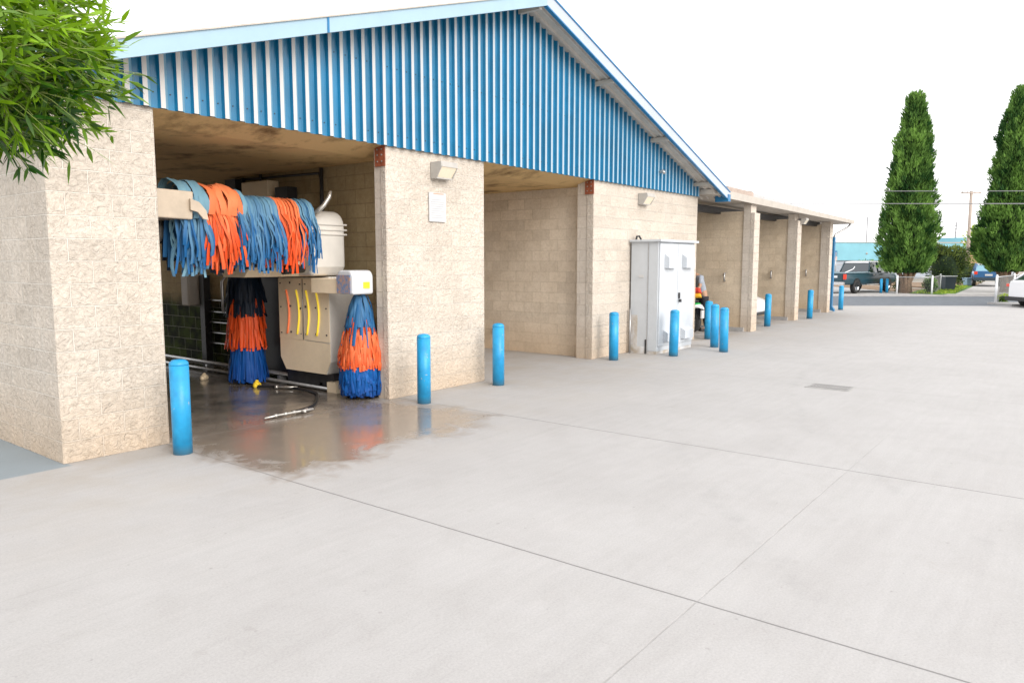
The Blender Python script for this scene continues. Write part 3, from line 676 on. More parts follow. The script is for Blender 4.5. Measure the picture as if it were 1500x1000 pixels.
def bez(ps, n=8):
    out = []; P_ = [Vector(p) for p in ps]; P_ = [P_[0] * 2 - P_[1]] + P_ + [P_[-1] * 2 - P_[-2]]
    for i in range(1, len(P_) - 2):
        for k in range(n):
            t = k / n; a, b, c, d = P_[i - 1:i + 3]
            out.append(.5 * ((2 * b) + (c - a) * t + (2 * a - 5 * b + 4 * c - d) * t * t + (3 * b - a - 3 * c + d) * t ** 3))
    return out + [P_[-2]]
hs = thing('pressure_hose', 'black pressure hose with a metal wand lying on the wet floor', 'hose', (5.5, 7.6, 0))
w = MB(); w.tube(bez([(5.2, 7.30, .03), (5.42, 7.37, .022), (5.68, 7.52, .02), (5.98, 7.85, .02), (6.22, 8.2, .02), (6.28, 8.6, .02), (6.2, 9.0, .02), (6.0, 9.35, .02)]), .019, 8); w.build('hose', M['black'], hs)
w = MB(); w.tube([(4.82, 7.29, .022), (5.0, 7.285, .03), (5.30, 7.27, .03), (5.46, 7.25, .035)], [.010, .012, .015, .017], 8)
for x in (4.95, 5.08, 5.2, 5.38): w.tube([(x, 7.285, .03), (x + .03, 7.28, .03)], .022, 8)
w.tube([(5.3, 7.27, .03), (5.32, 7.2, .03)], .012, 8)
w.build('wand', M['silver'], hs)

# ------------------------------------------------------------------ wash machine
Mc = thing('car_wash_machine', 'tan and white gantry car wash machine with blue and orange cloth brushes', 'wash machine', (5.8, 8.4, 0))
XC = 6.41
w = MB(); P = [(8.1, .42), (8.2, .24), (9.1, .24), (9.23, .42), (9.23, 1.56), (8.1, 1.585)]
w.prism(P, 'x', XC + .012, 6.86); w.build('cabinet', M['white_plastic'], Mc, bevel=.01)
w = MB(); w.prism([(8.105, .42), (8.2, .245), (9.1, .245), (9.225, .42), (9.225, .70), (8.105, .67)], 'x', XC, XC + .012); w.build('lower_panel', M['tan_metal'], Mc)
for a, b in ((8.67, 9.225), (8.105, 8.655)):
    w = MB(); w.prism([(a, .69), (b, .70), (b, 1.555), (a, 1.56)], 'x', XC - .004, XC + .012); pn = w.build('door_panel', M['tan_metal'], Mc)
    for yy in (a + .05, (a + b) / 2, b - .05):
        for z in (.78, 1.15, 1.48):
            w = MB(); w.tube([(XC - .008, yy, z + rnd.uniform(-.03, .03)), (XC - .003, yy, z)], .009 + rnd.random() * .006, 6); w.build('screw', M['dark'], pn)
w = MB(); w.tube([(XC - .01, 8.655 + .007, .7), (XC - .01, 8.662, 1.55)], .006, 6); w.build('door_seam', M['steel'], Mc)
for i, yy in enumerate((9.0, 8.77, 8.55, 8.33)):
    w = MB(); pts = []
    for k in range(9):
        t = k / 8; pts.append((XC - .014, yy + (.03 if t < .5 else .03) - .055 * math.sin(t * math.pi) * 1.0, 1.39 - t * .62))
    w.tube(pts, .0125, 8); w.build('marker_strip', M['coral'] if i == 0 else M['yellow'], Mc)
w = MB(); w.box(6.5, 6.84, 8.15, 9.2, .05, .24); w.box(6.42, 6.6, 8.0, 8.2, .0, .14, 1); w.build('base', [M['dark'], M['tan_metal']], Mc)
for yy in (8.3, 9.0):
    w = MB(); w.tube([(6.52, yy, .075), (6.6, yy, .075)], .07, 14); w.build('wheel', M['black'], Mc)
# top cover
w = MB(); pr = []
for k in range(9):
    a = math.pi / 2 * k / 8; pr.append((8.05 + .22 - .22 * math.cos(a), 2.25 + .22 * math.sin(a)))
for k in range(9):
    a = math.pi / 2 * k / 8; pr.append((8.75 - .12 + .12 * math.sin(a), 2.35 + .12 * math.cos(a)))
w.prism(pr + [(8.75, 1.66), (8.62, 1.6), (8.12, 1.6), (8.05, 1.72)], 'x', 6.14, 6.68); w.build('drum_cover', M['white_plastic'], Mc, bevel=.045, seg=3)
for z in (2.14, 2.20, 2.27): w = MB(); w.box(6.12, 6.70, 8.03, 8.77, z, z + .024); w.build('cover_rib', M['white_plastic'], Mc, bevel=.008)
# cross beam
w = MB(); w.prism([(8.3, 1.7), (8.42, 1.59), (8.9, 1.59), (8.98, 1.7), (8.98, 2.1), (8.3, 2.1)], 'x', 5.35, 6.5); w.build('cross_beam', M['tan_metal'], Mc, bevel=.012)
w = MB(); w.prism([(3.4, 2.26), (4.28, 2.24), (4.30, 2.54), (3.4, 2.56)], 'y', 7.66, 8.26); w.build('brush_motor_box', M['motor_cream'], Mc, bevel=.015)
w = MB(); w.prism([(4.24, 2.46), (4.34, 2.43), (4.42, 2.34), (4.44, 2.24), (4.38, 2.25), (4.32, 2.32), (4.24, 2.34)], 'y', 7.62, 7.65); w.build('guard_flap', M['motor_cream'], Mc, bevel=.004)
w = MB(); w.tube([(3.6, 8.3, 2.15), (4.2, 8.25, 2.13)], .13, 18); w.build('motor', M['lamp_case'], Mc)
w = MB(); w.box(3.2, 5.4, 8.35, 8.6, 2.0, 2.3); w.build('upper_beam', M['dark'], Mc)
w = MB(); w.tube([(6.1, 7.95, 2.4), (6.22, 7.9, 2.52), (6.27, 7.86, 2.62), (6.29, 7.85, 2.7)], [.035, .03, .03, .018], 8); w.build('bent_bracket', M['silver'], Mc)
w = MB(); w.tube([(5.7, 8.1, 1.68), (6.02, 8.12, 1.7)], .055, 12); w.build('bearing', M['dark'], Mc)

def ribbon(mb, pts, side, wd, tint, fold=.15):
    """strip of cloth along pts, slightly folded lengthwise"""
    n = len(pts); base = len(mb.v)
    for i, p in enumerate(pts):
        p = Vector(p); sd_ = side[i] if isinstance(side, list) else side
        d = (Vector(pts[min(i + 1, n - 1)]) - Vector(pts[max(i - 1, 0)])).normalized(); nn = d.cross(sd_).normalized()
        wv = wd * (1.0 if i < n - 1 else .92)
        for s_, h in ((-.5, 0), (0, fold * wd), (.5, 0)):
            mb.v.append(tuple(p + sd_ * (s_ * wv) + nn * h)); mb.t.append(min(1, max(.001, tint[i] if isinstance(tint, list) else tint)))
    for i in range(n - 1):
        for k in (0, 1):
            a = base + i * 3 + k; mb.f.append((a, a + 1, a + 4, a + 3)); mb.mi.append(0); mb.uv.append(None); mb.sm.append(True)

def top_brush():
    r = random.Random(11); core = MB(); core.tube([(4.3, 8.0, 2.36), (6.05, 8.0, 2.36)], .13, 18)
    b = core.build('top_brush', M['strip_black'] if False else M['dark'], Mc)
    zones = [(4.18, 4.50, 'B'), (4.50, 4.88, 'O'), (4.88, 5.44, 'B'), (5.44, 5.76, 'O'), (5.76, 5.98, 'B')]
    MBs = {k: MB() for k in (0, 1, 2, 3, 4, 'D')}
    for zi, (x0, x1, c) in enumerate(zones):
        for layer in range(6):
            x = x0 + r.random() * .02
            while x < x1:
                wd = r.uniform(.011, .038)
                rr = .15 + layer * .012 + r.random() * .012
                a0 = R(95 - layer * 8 + r.uniform(-20, 12))       # start angle, over the top towards the front
                pts = []; L = r.uniform(.40, .73) - (.12 if layer > 3 else 0); tn = []
                dx = r.uniform(-.09, .12); bulge = r.uniform(.0, .2)
                hue = r.uniform(-.1, .25)
                for k in range(6):
                    a = a0 + (R(178) - a0) * k / 5 if a0 < R(178) else a0
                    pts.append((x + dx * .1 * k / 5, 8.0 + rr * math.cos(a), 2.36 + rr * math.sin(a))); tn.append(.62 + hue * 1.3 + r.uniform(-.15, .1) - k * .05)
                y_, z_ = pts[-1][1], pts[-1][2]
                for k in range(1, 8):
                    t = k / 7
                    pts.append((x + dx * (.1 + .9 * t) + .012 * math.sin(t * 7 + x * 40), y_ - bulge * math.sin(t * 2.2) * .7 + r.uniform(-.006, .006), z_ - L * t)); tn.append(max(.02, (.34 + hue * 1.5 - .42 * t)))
                ribbon(MBs[zi], pts, Vector((1, r.uniform(-.25, .25), 0)).normalized(), wd, tn, r.uniform(.05, .3))
                x += wd * r.uniform(.8, 1.7)
        # rear curtain so the drum reads full
        x = x0
        while x < x1:
            wd = .055; L = r.uniform(.55, .72); pts = [(x, 8.0 + .02 * k, 2.40 - L * k / 5) for k in range(6)]
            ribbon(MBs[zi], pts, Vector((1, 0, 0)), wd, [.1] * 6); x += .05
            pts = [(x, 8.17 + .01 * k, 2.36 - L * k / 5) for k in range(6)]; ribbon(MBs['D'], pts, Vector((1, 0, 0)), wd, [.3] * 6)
    # rolled wraps on top at the motor end
    wrapB, wrapO = MB(), MB()
    x = 4.20
    while x < 4.99:
        mb = 'O' if 4.54 < x < 4.92 else 'B'; wd = r.uniform(.045, .095); rr = (.275 if x < 4.5 else .255 if x < 4.92 else .235) + r.uniform(-.018, .018); pts = []; tn = []; q0 = r.uniform(-.12, .12)
        for k in range(13):
            a = R(r.uniform(-6, 6) + 10 + k * 16); q = rr * (1 + .035 * math.sin(k * 1.3 + x * 20)); pts.append((x + .012 * math.sin(k + x * 30), 8.0 + q * math.cos(a), 2.40 + q * math.sin(a))); tn.append((.92 if mb == 'B' else .95 - .45 * (k / 12)) + q0)
        ribbon(MBs[{'B': 0, 'O': 1}[mb] if x < 4.92 else 2], pts, Vector((1, 0, 0)), wd, tn, .12)
        x += wd * .93
    # loose grey-blue tangle hanging under the motor box
    for k in range(26):
        x = 4.20 + r.random() * .30; L = r.uniform(.45, .68); pts = []
        for j in range(8):
            t = j / 7; pts.append((x + .06 * math.sin(t * 4 + k), 7.88 - .06 * math.sin(t * 3 + k), 2.28 - L * t))
        ribbon(MBs[0], pts, Vector((1, r.uniform(-.6, .6), 0)).normalized(), r.uniform(.03, .05), [.95 - .75 * (j / 7) * r.random() for j in range(8)], .3)
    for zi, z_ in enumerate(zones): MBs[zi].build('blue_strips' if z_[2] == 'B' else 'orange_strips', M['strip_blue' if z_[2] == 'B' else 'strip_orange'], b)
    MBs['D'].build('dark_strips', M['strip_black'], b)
top_brush()

def side_brush(cx, cy, zt, R1, zones, seed, name='side_brush'):
    r = random.Random(seed); core = MB(); core.tube([(cx, cy, .1), (cx, cy, zt + .06)], .07, 14); b = core.build(name, M['dark'], Mc)
    out = {}
    for (z0, z1, r0, r1, c, n, wd, tv) in zones:
        mb = out.setdefault(c, MB())
        for k in range(n):
            a = 2 * math.pi * (k + r.random()) / n; zz0 = z0 + r.uniform(-.05, .05); zz1 = z1 + r.uniform(-.03, .045); pts = []; tn = []
            a1 = a + r.uniform(-.14, .14); ra = r0 * r.uniform(.85, 1.05); rb = r1 * r.uniform(.82, 1.04)
            for j in range(7):
                t = j / 6; q = ra + (rb - ra) * (t ** .7) + .012 * math.sin(t * 6 + k); aa = a + (a1 - a) * t
                pts.append((cx + q * math.cos(aa), cy + q * math.sin(aa), zz0 + (zz1 - zz0) * t)); tn.append(max(.02, tv * (1.0 - .65 * t) + r.uniform(-.1, .1)))
            sd_ = Vector((-math.sin(a), math.cos(a), 0)) + Vector((math.cos(a), math.sin(a), 0)) * r.uniform(-.45, .45)
            ribbon(mb, pts, sd_.normalized(), wd * r.uniform(.7, 1.2), tn, r.uniform(.05, .35))
    nm = {'strip_blue': 'blue_strips', 'strip_deep': 'blue_strips', 'strip_orange': 'orange_strips', 'strip_black': 'dark_strips'}
    for c, mb in out.items(): mb.build(nm[c], M[c], b)
    return b
side_brush(6.46, 7.53, 1.32, .26, [
    (.52, .07, .25, .262, 'strip_deep', 95, .040, .6), (.55, .04, .17, .21, 'strip_deep', 60, .045, .3), (.47, .22, .265, .285, 'strip_deep', 75, .040, .9), (.40, .10, .275, .28, 'strip_deep', 75, .040, .8), (.28, .06, .27, .268, 'strip_deep', 70, .038, .7),
    (1.06, .44, .13, .275, 'strip_orange', 110, .040, .3), (.84, .42, .22, .292, 'strip_orange', 100, .040, .5), (1.12, .58, .10, .25, 'strip_orange', 60, .036, .25), (.64, .40, .265, .29, 'strip_orange', 60, .038, .6),
    (1.34, .92, .06, .2, 'strip_blue', 44, .042, .3), (1.30, .70, .09, .27, 'strip_blue', 16, .042, .2)], 5)
side_brush(6.22, 9.78, 1.62, .28, [
    (.62, .05, .2, .29, 'strip_deep', 110, .036, .45), (.5, .05, .15, .22, 'strip_deep', 60, .036, .3),
    (1.02, .52, .22, .29, 'strip_orange', 100, .036, .2), (1.25, .78, .2, .285, 'strip_orange', 50, .036, .12),
    (1.6, 1.0, .1, .28, 'strip_black', 110, .045, .5), (1.62, 1.2, .2, .28, 'strip_black', 60, .05, .4)], 6)
w = MB()
for zc in (0,):
    pr = [(7.34, 1.37), (7.66, 1.37)]
    for k in range(7):
        a = math.pi / 2 * k / 6; pr.append((7.66 - .08 + .08 * math.cos(a), 1.58 + .1 * math.sin(a)))
    for k in range(7):
        a = math.pi / 2 * k / 6; pr.append((7.34 + .08 - .08 * math.sin(a), 1.58 + .1 * math.cos(a)))
    w.prism(pr, 'x', 6.19, 6.54)
w.build('brush_hood', M['hood_white'], Mc, bevel=.03, seg=3)
w = MB(); w.box(6.36, 6.46, 7.325, 7.336, 1.45, 1.53); w.build('warning_label', M['label_y'], Mc)
w = MB(); w.box(6.178, 6.187, 7.38, 7.64, 1.385, 1.62); w.build('sticker', M['blue_sticker'], Mc)
w = MB(); w.box(6.2, 6.42, 7.665, 8.2, 1.375, 1.57); w.build('brush_arm', M['tan_metal'], Mc, bevel=.008)
w = MB(); pts = [(6.1, 9.46, .9), (6.1, 9.45, 1.5)] + [(6.1 , 9.45 + .3 - .3 * math.cos(R(a)), 1.5 + .16 * math.sin(R(a))) for a in range(15, 181, 15)]
w.tube([(5.93, 9.9, 1.05), (5.93, 9.9, 1.5), (6.0, 9.88, 1.62), (6.2, 9.8, 1.68), (6.45, 9.7, 1.66)], .02, 8); w.build('hood_rail', M['steel'], Mc)
w = MB(); w.prism([(9.4, 1.58), (10.15, 1.58), (10.1, 1.72), (9.95, 1.78), (9.6, 1.78), (9.45, 1.72)], 'x', 6.0, 6.75); w.build('rear_brush_hood', M['black'], Mc)
w = MB(); w.box(6.6, 6.9, 9.25, 10.4, .1, 1.75); w.build('rear_frame_and_shade', M['black'], Mc)  # black frame panel, its black also standing in for the unlit bay behind

# bay fittings
gr_ = thing('guide_rail', 'low galvanised wheel guide rail along the wash bay wall', 'rail', (6.7, 12, 0))
w = MB(); w.tube([(6.55, 8.2, .13), (6.55, 15.8, .13)], .03, 8); w.tube([(6.45, 8.2, .04), (6.45, 15.8, .04)], .025, 8); w.build('rail', M['steel'], gr_)
for k in range(8): w = MB(); w.box(6.5, 6.62, 8.4 + k, 8.46 + k, 0, .10); w.build('bracket', M['steel'], gr_)
dp = thing('dryer_post', 'dark wall post with a small tan box and grey crossbars', 'post', (6.9, 12.1, 0))
w = MB(); w.box(6.84, 6.96, 12.0, 12.14, .0, 1.55); w.build('post', M['dark'], dp)
w = MB(); w.box(6.7, 6.98, 12.25, 12.5, 1.02, 1.58); w.build('box', M['cream'], dp, bevel=.03)
for z in (1.12, .92, .74, .56, .38): w = MB(); w.box(6.93, 6.99, 10.4, 12.25, z, z + .018); w.build('crossbar', M['steel'], dp)
eb = thing('junction_box', 'tan electrical junction box hung high on the wash bay wall', 'electrical box', (6.85, 10.2, 2.7))
w = MB(); w.box(6.78, 6.98, 9.95, 10.65, 2.72, 3.02); w.build('box', M['tan_metal'], eb, bevel=.01)
w = MB(); w.tube([(6.9, 10.3, 3.02), (6.9, 10.3, 3.14)], .02, 8); w.tube([(6.93, 8.85, 3.13), (6.93, 8.85, 1.9)], .028, 8); w.tube([(6.93, 11.2, 3.1), (6.93, 8.9, 3.06), (6.93, 8.85, 2.95)], .018, 8); w.box(6.8, 6.98, 9.5, 9.8, 2.66, 2.9); w.box(6.8, 6.98, 10.85, 11.15, 2.7, 3.1); w.build('conduit', M['dark'], eb)
vw = MB(); vw.tube([(11.7, 9.5, .42), (11.6, 9.42, .43), (11.52, 9.4, .4)], .02, 8); vw.tube([(11.75, 9.56, .36), (11.66, 9.5, .42)], .035, 8)
tag(recenter(vw.build('water_tap', M['dark'])), 'small dark water tap on the second bay wall', 'tap')
for (x, y, nm) in ((6.05, 9.32, 'small yellow sponge lump beside the left cloth brush'), (5.95, 10.55, 'pale soggy sponge scrap near the guide rail')):
    w = MB(); r = random.Random(int(x * 100))
    c = [(x, y, .035, .05), (x + .05, y + .02, .03, .04), (x - .04, y - .03, .03, .035), (x + .01, y, .075, .032)]
    for (a, b, z, q) in c: w.lathe((a, b, z), [(.001, -q)] + [(q * math.cos(R(t)) * r.uniform(.85, 1.1), q * math.sin(R(t))) for t in range(-60, 61, 30)] + [(.001, q)], 9)
    tag(recenter(w.build('sponge', mat('sponge_%s' % ('yellow' if x > 6 else 'pale'), (.75, .52, .03) if x > 6 else (.62, .5, .34), .9, var=.3, scale=30))), nm, 'sponge')
w = MB(); w.tube([(6.15, 8.95, .03), (6.3, 8.7, .03)], .016, 8); w.tube([(6.15, 8.95, .03), (6.13, 8.98, .03)], .024, 8); tag(recenter(w.build('pipe_offcut', M['silver'])), 'short metal pipe lying on the wet bay floor', 'pipe')
# ------------------------------------------------------------------ vehicles
def wheel(mb_t, mb_r, x, y, r, wd, side):
    seg = 28
    def ring(rr, yy): return [(x + rr * math.cos(2 * math.pi * k / seg), yy, r + rr * math.sin(2 * math.pi * k / seg)) for k in range(seg)]
    a, b = y - wd / 2, y + wd / 2
    mb_t.rings([ring(r * .62, a), ring(r * .93, a), ring(r, a + .03), ring(r, b - .03), ring(r * .93, b), ring(r * .62, b)], 0, False)
    yo = b if side > 0 else a; inn = yo - side * .03
    mb_r.rings([ring(r * .62, yo - side * .005), ring(r * .56, inn), ring(.01, inn)] if side > 0 else [ring(.01, inn), ring(r * .56, inn), ring(r * .62, yo - side * .005)], 0, False)
    for k in range(5):
        an = 2 * math.pi * k / 5; c, s_ = math.cos(an), math.sin(an)
        p = [(x + c * .05 - s_ * .035, yo - side * .008, r + s_ * .05 + c * .035), (x + c * .05 + s_ * .035, yo - side * .008, r + s_ * .05 - c * .035),
             (x + c * r * .58 + s_ * .03, yo - side * .008, r + s_ * r * .58 - c * .03), (x + c * r * .58 - s_ * .03, yo - side * .008, r + s_ * r * .58 + c * .03)]
        mb_r.face(p, 0)
def car(name, label, cat, loc, rz, body, cabin, wheels, paint, glass, W, roofm=None, rear=None, front=None, group=None):
    """body: list (x, zbottom, ztop, halfwidth) front +x ; cabin: list (x, z, halfwidth) going rear base, roof rear, roof front, windscreen base"""
    t = thing(name, label, cat, loc, rz, group)
    w = LB(); rings = []
    for (x, zb, zt, hw) in body:
        q = [(-hw * .9, zb), (-hw, zb + .1), (-hw * 1.0, zb + (zt - zb) * .55), (-hw * .975, zt - .1), (-hw * .9, zt - .02), (-hw * .6, zt), (hw * .6, zt), (hw * .9, zt - .02), (hw * .975, zt - .1), (hw, zb + (zt - zb) * .55), (hw, zb + .1), (hw * .9, zb)]
        rings.append([(x, y, z) for y, z in q])
    w.rings(rings, 0, True); w.build('body', paint, t)
    (xa, za, wa), (xb, zb_, wb), (xc, zc, wc), (xd, zd, wd) = cabin
    w = LB()      # greenhouse glass
    A = [(xa, -wa, za), (xa, wa, za)]; Bq = [(xb, -wb, zb_), (xb, wb, zb_)]; Cq = [(xc, -wc, zc), (xc, wc, zc)]; Dq = [(xd, -wd, zd), (xd, wd, zd)]
    w.face([A[0], Bq[0], Bq[1], A[1]]); w.face([Dq[1], Cq[1], Cq[0], Dq[0]]); w.face([A[0], Dq[0], Cq[0], Bq[0]]); w.face([A[1], Bq[1], Cq[1], Dq[1]])
    w.build('window', glass, t)
    w = LB(); e = .035; rm = roofm or paint
    w.rings([[(xb - .06, -wb - .01, zb_ - .05), (xb - .02, -wb * .8, zb_ + e), (xb - .02, wb * .8, zb_ + e), (xb - .06, wb + .01, zb_ - .05)],
             [((xb + xc) / 2, -wb - .02, zb_ - .03), ((xb + xc) / 2, -wb * .8, zb_ + e + .025), ((xb + xc) / 2, wb * .8, zb_ + e + .025), ((xb + xc) / 2, wb + .02, zb_ - .03)],
             [(xc + .06, -wc - .01, zc - .05), (xc + .02, -wc * .8, zc + e), (xc + .02, wc * .8, zc + e), (xc + .06, wc + .01, zc - .05)]], 0, True)
    w.build('roof', rm, t)
    w = LB()
    for s_ in (-1, 1):
        for p, q in ((A, Bq), (Dq, Cq)):
            i = 0 if s_ < 0 else 1; w.tube([Vector(p[i]) + Vector((0, s_ * .006, 0)), Vector(q[i]) + Vector((0, s_ * .012, 0))], .04, 6)
        xm_ = (xa + xd) / 2 - .05; w.tube([(xm_, s_ * (wa + .004), za), (xm_, s_ * (wb + .012), zb_)], .045, 6)
    w.build('pillar', paint, t)
    for (x, r) in wheels:
        for s_ in (-1, 1):
            a, b = LB(), LB(); wheel(a, b, x, s_ * (W / 2 - .10), r, .22, s_)
            ty = a.build('wheel', M['tyre'], t); b.build('rim', M['rim'], ty)
            c = LB(); seg = 20   # arch lip, dark
            c.rings([[(x + (r + o) * math.cos(math.pi * k / (seg - 1)), s_ * (W / 2 + yy), r + (r + o) * math.sin(math.pi * k / (seg - 1))) for k in range(seg)] for o, yy in ((.0, -.012), (.055, .012), (.08, .008))], 0, False)
            c.build('wheel_arch', M['black'], t)
            c = LB(); c.rings([[(x + rr_ * math.cos(math.pi * k / (seg - 1)), s_ * (W / 2 + .006), r + rr_ * math.sin(math.pi * k / (seg - 1))) for k in range(seg)] for rr_ in (.05, r + .05)], 0, False); c.build('wheel_well', M['black'], t)
    return t
def lamp(t, nm, m, x0, x1, y0, y1, z0, z1):
    w = LB(); w.box(x0, x1, y0, y1, z0, z1); return w.build(nm, m, t, bevel=.01)
# pickup
tx, ty_ = 43.75, 10.83
tk = car('pickup_truck', 'dark teal pickup truck with white cab roof parked across the street', 'pickup truck', (tx, ty_, .03), R(-12.5),
         [(-1.32, .50, 1.10, .90), (-1.25, .48, 1.13, .93), (2.4, .45, 1.14, .93), (3.4, .45, 1.12, .93), (4.6, .45, 1.10, .93), (4.9, .5, 1.05, .90), (5.02, .55, .98, .84)],
         [(1.55, 1.1, .82), (1.85, 1.70, .70), (3.3, 1.70, .70), (3.95, 1.1, .84)], [(0, .38), (3.8, .38)], M['truck'], M['glass'], 1.86, M['car_white'])
w = LB(); w.box(-1.24, 1.5, -.94, -.86, 1.12, 1.16); w.box(-1.24, 1.5, .86, .94, 1.12, 1.16); w.box(-1.3, -1.22, -.9, .9, 1.10, 1.15); w.box(-1.2, 1.45, -.84, .84, 1.10, 1.132, 1); w.build('bed_rail', [M['truck_bed'], M['black']], tk)
lamp(tk, 'bumper', M['chrome'], -1.46, -1.33, -.92, .92, .48, .64)
lamp(tk, 'tail_light', M['red_lens'], -1.335, -1.22, -.935, -.80, .78, 1.06); lamp(tk, 'tail_light', M['red_lens'], -1.335, -1.22, .80, .935, .78, 1.06)
lamp(tk, 'tailgate', M['truck'], -1.35, -1.325, -.76, .76, .68, 1.1); lamp(tk, 'badge', M['clear_lens'], -1.362, -1.351, -.5, -.1, .86, .98); lamp(tk, 'badge', M['red_lens'], -1.362, -1.351, -.08, .2, .86, .96)
lamp(tk, 'mirror', M['chrome'], 3.3, 3.44, -1.12, -.95, 1.08, 1.28); lamp(tk, 'door_handle', M['chrome'], 1.9, 2.06, -.955, -.93, .98, 1.02)
w = LB(); w.tube([(-.75, -.6, 1.13), (.3, -.55, 1.32), (.55, -.5, 1.45)], .025, 6); w.build('load_strap', M['car_white'], tk)
lamp(tk, 'sill', M['chrome'], .6, 2.6, -.945, -.925, .44, .49)
# white hatchback at the right edge, tail towards the bays
wc = car('white_car', 'white hatchback parked at the right edge with its tail showing', 'car', (35.35, 1.38, 0), R(-53.1),
         [(-.82, .36, .98, .66), (-.74, .30, 1.02, .80), (-.45, .24, 1.06, .88), (.3, .22, 1.02, .90), (2.6, .22, .96, .90), (3.2, .28, .82, .84), (3.4, .4, .7, .7)],
         [(-.62, 1.0, .76), (-.1, 1.42, .62), (1.1, 1.45, .62), (1.95, .98, .78)], [(0, .32), (2.6, .32)], M['car_white'], M['glass'], 1.8)
lamp(wc, 'tail_light', M['red_lens'], -.79, -.45, -.895, -.6, .78, .90); lamp(wc, 'tail_light', M['red_lens'], -.79, -.45, .6, .895, .78, .90)
lamp(wc, 'bumper', M['black'], -.86, -.5, -.83, .83, .24, .40)
# blue suv far up the driveway
sv = car('blue_suv', 'blue SUV parked far up the driveway beneath the right cypress', 'SUV', (60.6, 5.45, .06), R(9),
         [(-.9, .45, 1.02, .82), (-.82, .40, 1.06, .88), (2.6, .38, 1.04, .88), (3.4, .42, .9, .84), (3.5, .5, .8, .8)],
         [(-.84, 1.02, .82), (-.55, 1.52, .66), (1.4, 1.55, .66), (2.1, 1.02, .8)], [(0, .36), (2.7, .36)], M['car_blue'], M['glass_pale'], 1.78, M['car_white'])
lamp(sv, 'tail_light', M['red_lens'], -.93, -.85, -.85, -.66, .82, 1.02); lamp(sv, 'tail_light', M['red_lens'], -.93, -.85, .66, .85, .82, 1.02)
lamp(sv, 'number_plate', M['paper'], -.925, -.9, -.22, .22, .72, .84); lamp(sv, 'bumper', M['bin_dark'], -1.0, -.88, -.86, .86, .42, .62)
# white car in the wing
wc2 = car('silver_car', 'silver white car with its nose showing beside the first wing pillar', 'car', (20.95, 8.25, 0), R(-90),
          [(-3.4, .4, .9, .75), (-3.2, .3, 1.0, .84), (-.8, .24, .95, .86), (.2, .22, .86, .86), (.62, .24, .78, .82), (.86, .30, .70, .70), (.95, .38, .6, .5)],
          [(-3.0, .95, .74), (-2.5, 1.42, .6), (-1.3, 1.45, .6), (-.5, .9, .76)], [(0, .31), (-2.6, .31)], M['car_white'], M['glass'], 1.72)
for s_ in (-1, 1):
    w = LB(); w.lathe((0, 0, 0), [(.001, -.02), (.10, -.01), (.125, .0), (.10, .03), (.001, .045)], 16); o = w.build('headlight', M['clear_lens'], wc2); o.rotation_euler = (0, R(90), R(s_ * 35)); o.location = (.72, s_ * .66, .58)
lamp(wc2, 'bumper', M['black'], .55, .92, -.62, .62, .26, .34)

# motorcycle and person in the first wing bay
mc = thing('motor_scooter', 'white and green scooter half hidden behind the metal cabinet', 'scooter', (17.35, 8.42, 0), R(95))
for x in (-.62, .62):
    a, b = LB(), LB(); wheel(a, b, x, 0, .26, .12, 1); ty = a.build('wheel', M['tyre'], mc); b.build('rim', M['rim'], ty)
def loft(pts, mi=0):
    w = LB(); w.rings([[(x, y * hw, zc + z * hh) for y, z in ((-1, 0), (-.7, .75), (0, 1), (.7, .75), (1, 0), (.7, -.75), (0, -1), (-.7, -.75))] for x, zc, hw, hh in pts]); return w
loft([(-.85, .72, .04, .04), (-.7, .68, .14, .09), (-.2, .58, .17, .14), (.2, .36, .15, .06), (.45, .4, .15, .08)]).build('body', M['green_plastic'], mc)
loft([(-.8, .80, .05, .03), (-.6, .82, .15, .05), (.05, .76, .14, .05), (.12, .74, .05, .03)]).build('seat', M['black'], mc)
loft([(-.95, .62, .03, .02), (-.86, .68, .19, .05), (-.6, .66, .2, .05), (-.5, .62, .08, .03)]).build('rear_fairing', M['car_white'], mc)
w = LB(); w.box(-.93, -.9, -.1, .1, .38, .58); w.build('number_plate', M['paper'], mc)
w = LB(); w.tube([(.62, 0, .26), (.5, 0, .6), (.38, 0, 1.0)], .035, 8); w.tube([(.38, -.32, 1.02), (.42, 0, 1.0), (.38, .32, 1.02)], .02, 8); w.tube([(-.2, 0, .3), (-.62, .1, .26)], .06, 8); w.tube([(-.9, -.14, .9), (-.7, -.12, 1.0), (-.45, -.1, .98)], .025, 6); w.build('frame', M['dark'], mc)
loft([(.3, .62, .2, .2), (.42, .72, .17, .26), (.5, .7, .1, .2)]).build('leg_shield', M['car_white'], mc)

